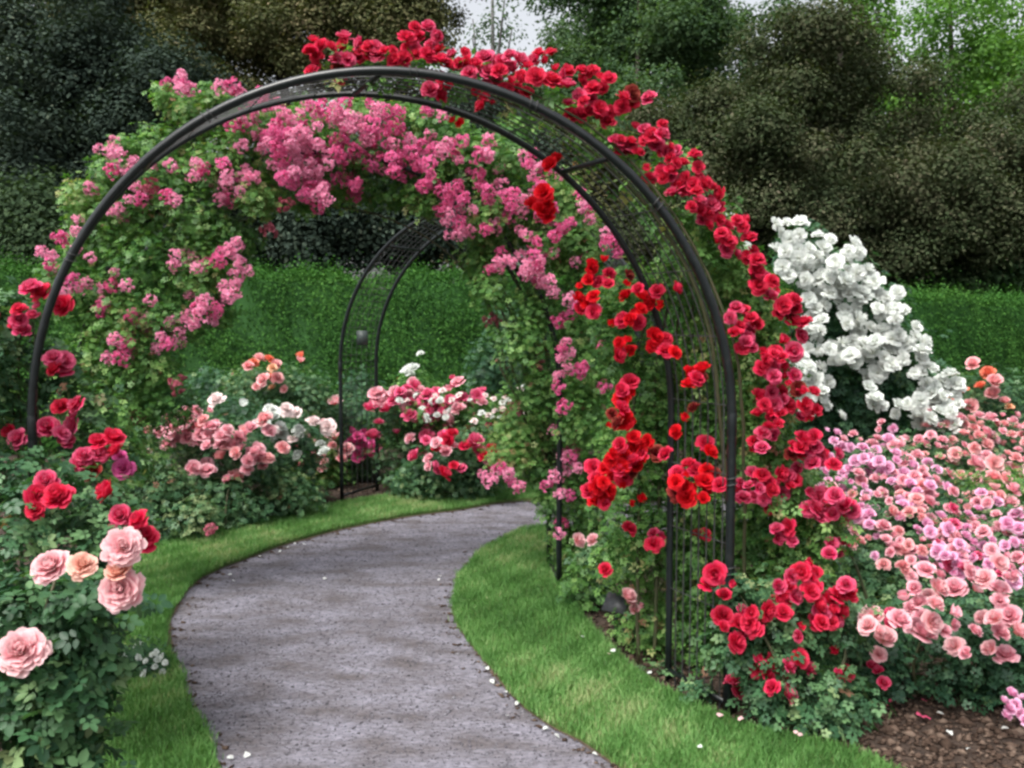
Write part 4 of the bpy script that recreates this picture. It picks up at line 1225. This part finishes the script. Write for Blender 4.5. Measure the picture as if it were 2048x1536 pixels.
for k in range(3):
    add_cane(fg, (fg.location.x + random.uniform(-.12, .1), fg.location.y + random.uniform(-.05, .1), 0), at(20 + 45 * k, 1180 + random.uniform(-20, 60), Yfg + .12), .008, .03)
for (x, y, r, st, mt, fc) in [(100, 1130, 47, 'full', 'blush', (-.1, -.7, .7)), (165, 1128, 34, 'full', 'peach', (.35, -.6, .7)), (246, 1092, 46, 'full', 'blush', (.3, -.8, .5)), (236, 1140, 33, 'cup', 'peach', (.0, -.5, .9)),
                              (242, 1178, 47, 'full', 'blush', (.15, -.9, .3)), (42, 1300, 56, 'full', 'blush', (.2, -.7, .65)), (-60, 1180, 45, 'full', 'blush', (0, -.7, .7))]:
    place_bloom(fg, at(x, y, Yfg - .02), r * .82 * Yfg / F_PX, st, mt, face=fc)

# white alyssum at the lawn's edge
al_b = gr(285, 1350)
al = empty('alyssum_plant', (al_b[0], al_b[1], 0), 'small plant of tiny white flowers on the lawn edge by the lower left rose bush', 'flowering plant')
add_foliage(al, [pxblob(290, 1310, 45, 35, al_b[1], .10), pxblob(250, 1330, 40, 35, al_b[1] - .05, .10), pxblob(310, 1335, 30, 25, al_b[1] - .05, .08)], .016, T_ONE_NEAR, 'rose_leaf_blue', lai=3)
blooms_on(al, [(x + random.gauss(0, 6), y + random.gauss(0, 6), 4) for x, y in [(265, 1295), (285, 1290), (300, 1305), (315, 1300), (330, 1308), (270, 1315), (250, 1320), (290, 1325), (310, 1322), (240, 1305), (325, 1325), (280, 1340), (255, 1340), (300, 1340), (232, 1330), (320, 1338)]],
          7, al_b[1] - .12, 'open', 'white', .02)

# ------------------------------------------------------------------ hedges


def hedge(name, label, A, B, h, w, leaf, dens, seed, mat='hedge_leaf', bend=0.0):
    r_ = np.random.default_rng(seed)
    A, B = np.array(A, float), np.array(B, float)
    L = np.linalg.norm(B - A)
    d = (B - A) / L
    nrm = np.array([-d[1], d[0]])
    o = empty(name, ((A[0] + B[0]) / 2, (A[1] + B[1]) / 2, 0), label, 'hedge', 'clipped green hedges behind the roses')

    def wall(s, q, k):      # s along, q across -1..1, k height 0..1
        lump = .05 * np.sin(s * 2.1 + seed) + .035 * np.sin(s * 5.3) + .03 * np.sin(s * 13)
        x = A[0] + d[0] * s + nrm[0] * (q * w / 2 + bend * np.sin(s / L * PI))
        y = A[1] + d[1] * s + nrm[1] * (q * w / 2 + bend * np.sin(s / L * PI))
        return np.stack([x, y, (h + lump * (k > .9)) * k], -1)
    nf = int(L * h * dens)
    s = r_.uniform(0, L, nf)
    k = r_.random(nf)
    P1 = wall(s, -1 + .0 * s, k)
    dent = .09 * np.sin(s * 2.7 + 3 * k) * np.sin(k * 7 + s) + .05 * np.sin(s * 9 + k * 5)
    P1 += r_.normal(0, .05, P1.shape)
    P1[:, :2] += nrm * dent[:, None]
    N1 = np.tile([-nrm[0], -nrm[1], .12], (nf, 1)) if (nrm @ np.array([0, 1])) > 0 else np.tile([nrm[0], nrm[1], .12], (nf, 1))
    nt_ = int(L * w * dens)
    s = r_.uniform(0, L, nt_)
    q = r_.uniform(-1, 1, nt_)
    P2 = wall(s, q, np.ones(nt_)) + r_.normal(0, .03, (nt_, 3))
    P2[:, 2] += r_.exponential(.03, nt_) * (1 + np.sin(P2[:, 0] * 5 + P2[:, 1] * 8))
    N2 = np.tile([0, 0, 1.], (nt_, 1))
    nb = int(L * h * dens * .3)
    s = r_.uniform(0, L, nb)
    P3 = wall(s, np.ones(nb), r_.random(nb)) + r_.normal(0, .05, (nb, 3))
    N3 = -N1[:1].repeat(nb, 0) + np.array([0, 0, 1.0])
    P = np.concatenate([P1, P2, P3])
    N = np.concatenate([N1, N2, N3]) + r_.normal(0, .5, (len(P), 3))
    var = np.clip(r_.beta(2, 2, len(P)) * .7 + .15 + .10 * np.sin(P[:, 0] * 2.3) * np.sin(P[:, 2] * 4), 0, 1)
    V, Fc, vv = leaves(P, N, leaf, T_ONE, var, r_)
    loc = np.array([o.location.x, o.location.y, 0])
    link('foliage', mesh_np('foliage', V - loc, Fc, M[mat], {'var': vv}), o)
    # the twiggy heart of the hedge
    ss = np.linspace(0.03, L - .03, 40)
    C = []
    for q, k in ((-.9, 0.0), (-.9, .965), (.9, .965), (.9, 0.0)):
        C.append(wall(ss, np.full(40, q), np.full(40, k)))
    C = np.stack(C, 1)
    i, j = np.meshgrid(np.arange(39), np.arange(3), indexing='ij')
    Q = np.stack([i * 4 + j, i * 4 + j + 1, (i + 1) * 4 + j + 1, (i + 1) * 4 + j], -1).reshape(-1, 4)
    V = C.reshape(-1, 3)
    me = mesh_np('branches', V - loc, [Q, np.array([[0, 1, 2, 3], [156, 157, 158, 159]])], M[mat], {'var': np.full(len(V), .1)})
    link('branches', me, o)
    return o


hedge('hedge', 'long clipped green hedge behind the left bed and the arches', (-8.5, 10.6), (3.4, 11.6), 2.06, 1.2, .036, 3600, 3, bend=.5)
hedge('hedge', 'clipped bright green hedge at the right behind the white rose', (3.6, 12.0), (13.5, 18.0), 1.82, 1.3, .038, 3000, 9)

# ------------------------------------------------------------------ trees


def tree(name, label, crowns, trunk, leaf, mat, lai, n_sub, bark='bark', seed=0, group=None, sub=(.32, .75), limbs=7, trunk_r=.16, cat='tree', up=.7):
    """crowns: list of (centre, radii). The crown is many leafy clumps near the surface of those ellipsoids."""
    r_ = np.random.default_rng(seed)
    o = empty(name, (trunk[0], trunk[1], 0), label, cat, group)
    blobs = []
    tops = []
    vol = sum(c[1][0] * c[1][2] for c in crowns)
    for (c, rad) in crowns:
        m = max(5, int(n_sub * rad[0] * rad[2] / vol))
        d = unit(r_.normal(size=(m, 3)))
        rr = r_.random(m) ** .45 * r_.uniform(.78, 1.2, m)
        P = np.array(c) + d * np.array(rad) * rr[:, None]
        for p in P:
            s = r_.uniform(*sub)
            blobs.append((p, (s, s * .9, s * .8)))
        tops.append(P)
    add_foliage(o, blobs, leaf, T_ONE, mat, name='crown', lai=lai, shell=.45, rnd=r_, up=up, zmin=.1, spread=.62)
    tops = np.concatenate(tops)
    # trunk and limbs
    ctr = np.mean([c[0] for c in crowns], 0)
    top = np.array([ctr[0], ctr[1], max(c[0][2] + c[1][2] * .5 for c in crowns)])
    base = np.array([trunk[0], trunk[1], -.05])
    pts = resample([base, base * .65 + top * .35 + np.array([r_.normal(0, .1), 0, 0]), top], 14)
    V, Fs = tube(pts - np.array(o.location), np.linspace(trunk_r, trunk_r * .25, 14), 10)
    link('trunk', mesh_np('trunk', V, Fs, M[bark], smooth=True), o)
    for k in range(limbs):
        e = tops[r_.integers(len(tops))]
        st = pts[r_.integers(4, 11)]
        mid = st * .5 + e * .5 + np.array([0, 0, -.15])
        q = resample([st, mid, e], 10)
        V, Fs = tube(q - np.array(o.location), np.linspace(trunk_r * .4, .015, 10), 7)
        link('limb', mesh_np('limb', V, Fs, M[bark], smooth=True), o)
    return o


def crown(px, py, rx, ry, Y, dz):
    c, r = pxblob(px, py, rx, ry, Y, dz)
    return (c, r)


G_T = 'trees behind the hedge'
tree('broadleaf_tree', 'dark bluish green tree at the upper left behind the hedge', [crown(130, 190, 230, 260, 15.5, 1.6), crown(60, 440, 220, 160, 15.0, 1.4), crown(230, 160, 170, 130, 15.9, 1.4), crown(-120, 250, 220, 330, 15.5, 1.6), crown(270, 330, 150, 130, 15.2, 1.2)],
     (-6.8, 15.8), .075, 'dark_tree_leaf', 2.6, 230, seed=1, group=G_T)
tree('broadleaf_tree', 'olive brown tree behind the crown of the pink roses', [crown(520, 60, 300, 190, 19.5, 1.9), crown(770, 60, 130, 150, 19.2, 1.6), crown(420, 220, 220, 120, 19, 1.6), crown(640, -120, 360, 160, 20, 2), crown(640, 60, 150, 110, 19.6, 1.5), crown(330, -60, 240, 200, 20, 2), crown(820, -30, 110, 130, 20, 1.6), crown(200, -60, 150, 150, 20, 1.6)],
     (-4.6, 19.8), .08, 'olive_leaf', 2.4, 270, seed=2, group=G_T)
tree('broadleaf_tree', 'dark low spreading tree seen through the arches above the hedge', [crown(560, 430, 240, 130, 14.2, 1.3), crown(800, 420, 200, 140, 14.4, 1.3), crown(940, 330, 180, 130, 15, 1.3), crown(380, 470, 150, 110, 14, 1.2)],
     (-3.2, 14.6), .08, 'dark_tree_leaf', 2.3, 190, seed=3, group=G_T)
tree('broadleaf_tree', 'mid green tree right of the pale gap of sky', [crown(1250, 90, 170, 150, 23, 2), crown(1400, 30, 80, 80, 23, 1.2), crown(1270, -40, 180, 120, 23.5, 1.6), crown(1150, 240, 140, 110, 22, 1.8), crown(1370, 90, 110, 100, 23, 1.8), crown(1240, 300, 220, 140, 21.5, 1.8)],
     (3.0, 23), .11, 'green_tree_leaf', 2.1, 200, seed=4, group=G_T)
tree('broadleaf_tree', 'large round brown leaved tree at the right above the white rose', [crown(1640, 300, 300, 190, 17.0, 1.9), crown(1620, 130, 180, 90, 17.2, 1.5), crown(1480, 400, 220, 150, 16.6, 1.6), crown(1760, 450, 260, 130, 16.6, 1.6), crown(1930, 400, 170, 150, 17, 1.5), crown(1330, 330, 150, 140, 17, 1.4), crown(1530, 520, 200, 90, 16.4, 1.3), crown(2080, 330, 130, 150, 17.2, 1.4)],
     (6.1, 17.4), .07, 'brown_leaf', 2.4, 420, seed=5, group=G_T, limbs=10)
tree('broadleaf_tree', 'bright green airy tree at the upper right with sky between its leaves', [crown(1900, 200, 220, 160, 22, 2), crown(1990, 60, 180, 110, 22.3, 1.8), crown(1740, 70, 90, 80, 22, 1.5), crown(2040, 250, 160, 150, 22, 1.8), crown(1800, 10, 150, 50, 22.5, 1.5)],
     (10.8, 22.4), .12, 'bright_tree_leaf', 1.0, 150, seed=6, group=G_T)
tree('shrub_tree', 'mid green bushy shrub rising behind the right hedge', [crown(1960, 530, 150, 75, 17.8, 1.0), crown(1880, 560, 90, 60, 17.4, .8), crown(2080, 500, 110, 90, 18.5, 1.0)],
     (9.3, 18.6), .11, 'green_tree_leaf', 2.8, 90, seed=7, group='shrubs behind the hedges', limbs=4, trunk_r=.07, cat='shrub')
tree('shrub_tree', 'dark green shrub behind the left end of the hedge', [crown(120, 500, 230, 90, 13.2, .9), crown(-120, 480, 160, 120, 13.2, .9), crown(330, 500, 120, 70, 13.2, .8)],
     (-6.4, 13.4), .075, 'dark_shrub_leaf', 2.8, 110, seed=8, group='shrubs behind the hedges', limbs=4, trunk_r=.07, cat='shrub')
tree('broadleaf_tree', 'sparse thin trunked tree standing in the pale gap of sky', [crown(960, 110, 90, 60, 26, 1.4), crown(1010, 30, 100, 60, 26, 1.4)],
     (-.3, 26), .11, 'green_tree_leaf', .10, 40, bark='grey_bark', seed=10, group=G_T, limbs=9, trunk_r=.16)
tree('broadleaf_tree', 'dark tree in deep shade behind the near arch and the brown tree', [crown(1100, 400, 260, 160, 19, 1.5), crown(1380, 480, 260, 120, 19, 1.5)],
     (2.0, 19.2), .125, 'olive_leaf', 2.5, 120, seed=12, group=G_T)
tree('broadleaf_tree', 'distant mid green tree low in the pale gap of sky', [crown(900, 260, 170, 120, 27, 1.6), crown(1050, 230, 140, 90, 27.5, 1.6)], (-1.0, 27.5), .15, 'green_tree_leaf', 2.2, 70, seed=13, group=G_T, limbs=4)

tree('broadleaf_tree', 'dark tree farther back filling the top left above the olive tree', [crown(250, 40, 260, 170, 25, 2), crown(520, 10, 260, 170, 25.5, 2), crown(760, 40, 150, 160, 25, 1.8), crown(480, 170, 200, 120, 24.5, 1.8), crown(40, 40, 220, 170, 25, 2)],
     (-7.0, 25.2), .12, 'olive_leaf', 2.0, 170, seed=15, group=G_T)
tree('broadleaf_tree', 'mid green tree farther back between the brown tree and the gap of sky', [crown(1300, 40, 200, 170, 28, 2), crown(1480, 110, 170, 140, 28, 2), crown(1190, 200, 160, 120, 28, 2), crown(1600, 60, 130, 80, 28, 1.6)],
     (6.0, 28.2), .14, 'green_tree_leaf', 2.0, 160, seed=16, group=G_T)
tree('broadleaf_tree', 'mid green tree farther back at the far right behind the bright airy one', [crown(1950, 230, 240, 130, 29, 2), crown(1780, 260, 150, 110, 29, 2)],
     (13.5, 29.2), .14, 'green_tree_leaf', 1.8, 120, seed=17, group=G_T)

# ------------------------------------------------------------------ mulch and fallen petals
r_m = np.random.default_rng(41)
A = lro[60:118]
Pm = []
for _ in range(9000):
    x, y = gr(r_m.uniform(1150, 2200), r_m.uniform(1150, 1640))[:2]
    Pm.append((x, y))
for _ in range(5000):
    x, y = gr(r_m.uniform(-100, 1100), r_m.uniform(960, 1120))[:2]
    Pm.append((x, y))
Pm = np.array(Pm)


def side_of(P, line):
    """distance to the lawn's outer line (signed by x on the right bed)"""
    d = np.linalg.norm(P[:, None] - line[None], axis=2)
    i = d.argmin(1)
    t = line[np.clip(i + 1, 0, len(line) - 1)] - line[np.clip(i - 1, 0, len(line) - 1)]
    v = P - line[i]
    return t[:, 0] * v[:, 1] - t[:, 1] * v[:, 0]


keep = np.where(Pm[:, 1] < 100, True, True)
sr, sl = side_of(Pm, lro), side_of(Pm, llo)
keep = (sr < -.002) | (sl > .002)
chips(Pm[keep], .006, .012, 'mulch', 'bark_mulch', 'dark brown bark mulch on the flower beds', 'mulch', r_m, .45)


def edge_pts(A, B, n, w, rnd):
    i = rnd.integers(30, 125, n)
    d = unit(B - A)[i]
    return A[i] + d * (np.abs(rnd.normal(0, w, n)) + .005)[:, None] + rnd.normal(0, .012, (n, 2))


chips(np.concatenate([edge_pts(pl_e, pr_e, 900, .07, r_m), edge_pts(pr_e, pl_e, 800, .05, r_m)]), .010, .009, 'mulch', 'leaf_litter', 'brown leaf litter and bark bits gathered along both edges of the path', 'leaf litter', r_m, .3)


def petal_piece(mat, seed):
    r_ = np.random.default_rng(seed)
    P, q, tp = petal_grid(.5, 0, .0, 0, 1.0, .5, math.radians(70), math.radians(105), .12, 3, 3, r_.random(4), 2.0)
    P -= P.mean(0)
    return mesh_np('fallen_petal', P, q, M[mat], {'tip': np.full(len(P), .9), 'var': np.full(len(P), .5)}, smooth=True)


PET = {m: [petal_piece(m, s) for s in range(3)] for m in ('white', 'blush', 'crimson')}


def drop(spots, mat, label, group, size, z):
    for (x, y) in spots:
        p = gr(x, y)
        o = link('fallen_petal', random.choice(PET[mat]))
        o.location = (p[0], p[1], z + size * .35)
        o.rotation_euler = (random.gauss(0, .35), random.gauss(0, .35), random.uniform(0, 6.28))
        s = size * random.uniform(.7, 1.2)
        o.scale = (s, s, s)
        tag(o, label, 'petal', group)


drop([(968, 1338), (975, 1345), (985, 1372), (1012, 1392), (1035, 1415), (1065, 1430), (1090, 1466), (1115, 1482), (1015, 1440), (460, 1155), (560, 1108), (575, 1100), (520, 1118), (590, 1092), (468, 1168), (650, 1163), (878, 1165), (495, 1520), (460, 1525), (1190, 1518), (610, 1094), (880, 1158)],
     'white', 'white petal fallen on the grey path', 'white petals fallen on the path', .022, .012)
drop([(1298, 1376), (1400, 1530), (1225, 1330), (1165, 1300)], 'white', 'white petal lying in the grass strip right of the path', 'white petals fallen on the grass', .022, .06)
drop([(1225, 1325), (1218, 1335), (1590, 1497), (1600, 1502), (1440, 1462), (1480, 1470)], 'blush', 'pink petal lying in the grass at the bed edge', 'pink petals fallen on the grass', .024, .055)
drop([(1935, 1512), (1900, 1480), (1880, 1440), (2010, 1470)], 'white', 'white petal fallen on the bare soil at lower right', 'white petals fallen on the soil', .024, .02)
drop([(1850, 1415), (1862, 1410), (1840, 1445), (1855, 1450), (1848, 1447), (1775, 1425), (1782, 1415), (1765, 1420), (1560, 1470)], 'crimson', 'crimson petal fallen on the bare soil below the roses', 'crimson petals fallen on the soil', .028, .02)

# ------------------------------------------------------------------ light
SUN_EL, SUN_AZ = 58, 215       # degrees; azimuth clockwise from +y
w = bpy.data.worlds.new('World')
SC.world = w
w.use_nodes = True
nt = w.node_tree
bg = nt.nodes['Background']
sky = nt.nodes.new('ShaderNodeTexSky')
sky.sky_type = 'NISHITA'
sky.sun_disc = False
sky.sun_elevation = math.radians(SUN_EL)
sky.sun_rotation = math.radians(SUN_AZ)
sky.dust_density = 6
sky.air_density = 1.0
sky.ozone_density = 1.0
hs = nt.nodes.new('ShaderNodeHueSaturation')      # thin overcast: the blue is washed out
hs.inputs['Saturation'].default_value = 0.22
nt.links.new(sky.outputs[0], hs.inputs['Color'])
nt.links.new(hs.outputs[0], bg.inputs[0])
bg.inputs[1].default_value = 0.14
sun = bpy.data.lights.new('sun', 'SUN')
sun.energy = 2.0
sun.angle = math.radians(22)
sun.color = (1, .96, .90)
so = bpy.data.objects.new('sun', sun)
COL.objects.link(so)
az, el = math.radians(SUN_AZ), math.radians(SUN_EL)
dv = Vector((math.sin(az) * math.cos(el), math.cos(az) * math.cos(el), math.sin(el)))
so.rotation_euler = dv.to_track_quat('Z', 'Y').to_euler()
so.location = (0, 0, 12)

vs = SC.view_settings
vs.view_transform = 'Standard'
vs.look = 'None'
vs.exposure = 1.05
vs.gamma = 1
vs.use_curve_mapping = False
SC.render.engine = 'CYCLES'
SC.cycles.max_bounces = 6
SC.cycles.diffuse_bounces = 3
SC.cycles.transmission_bounces = 3
SC.cycles.filter_width = 2.7
SC.cycles.use_denoising = True
SC.cycles.use_adaptive_sampling = True
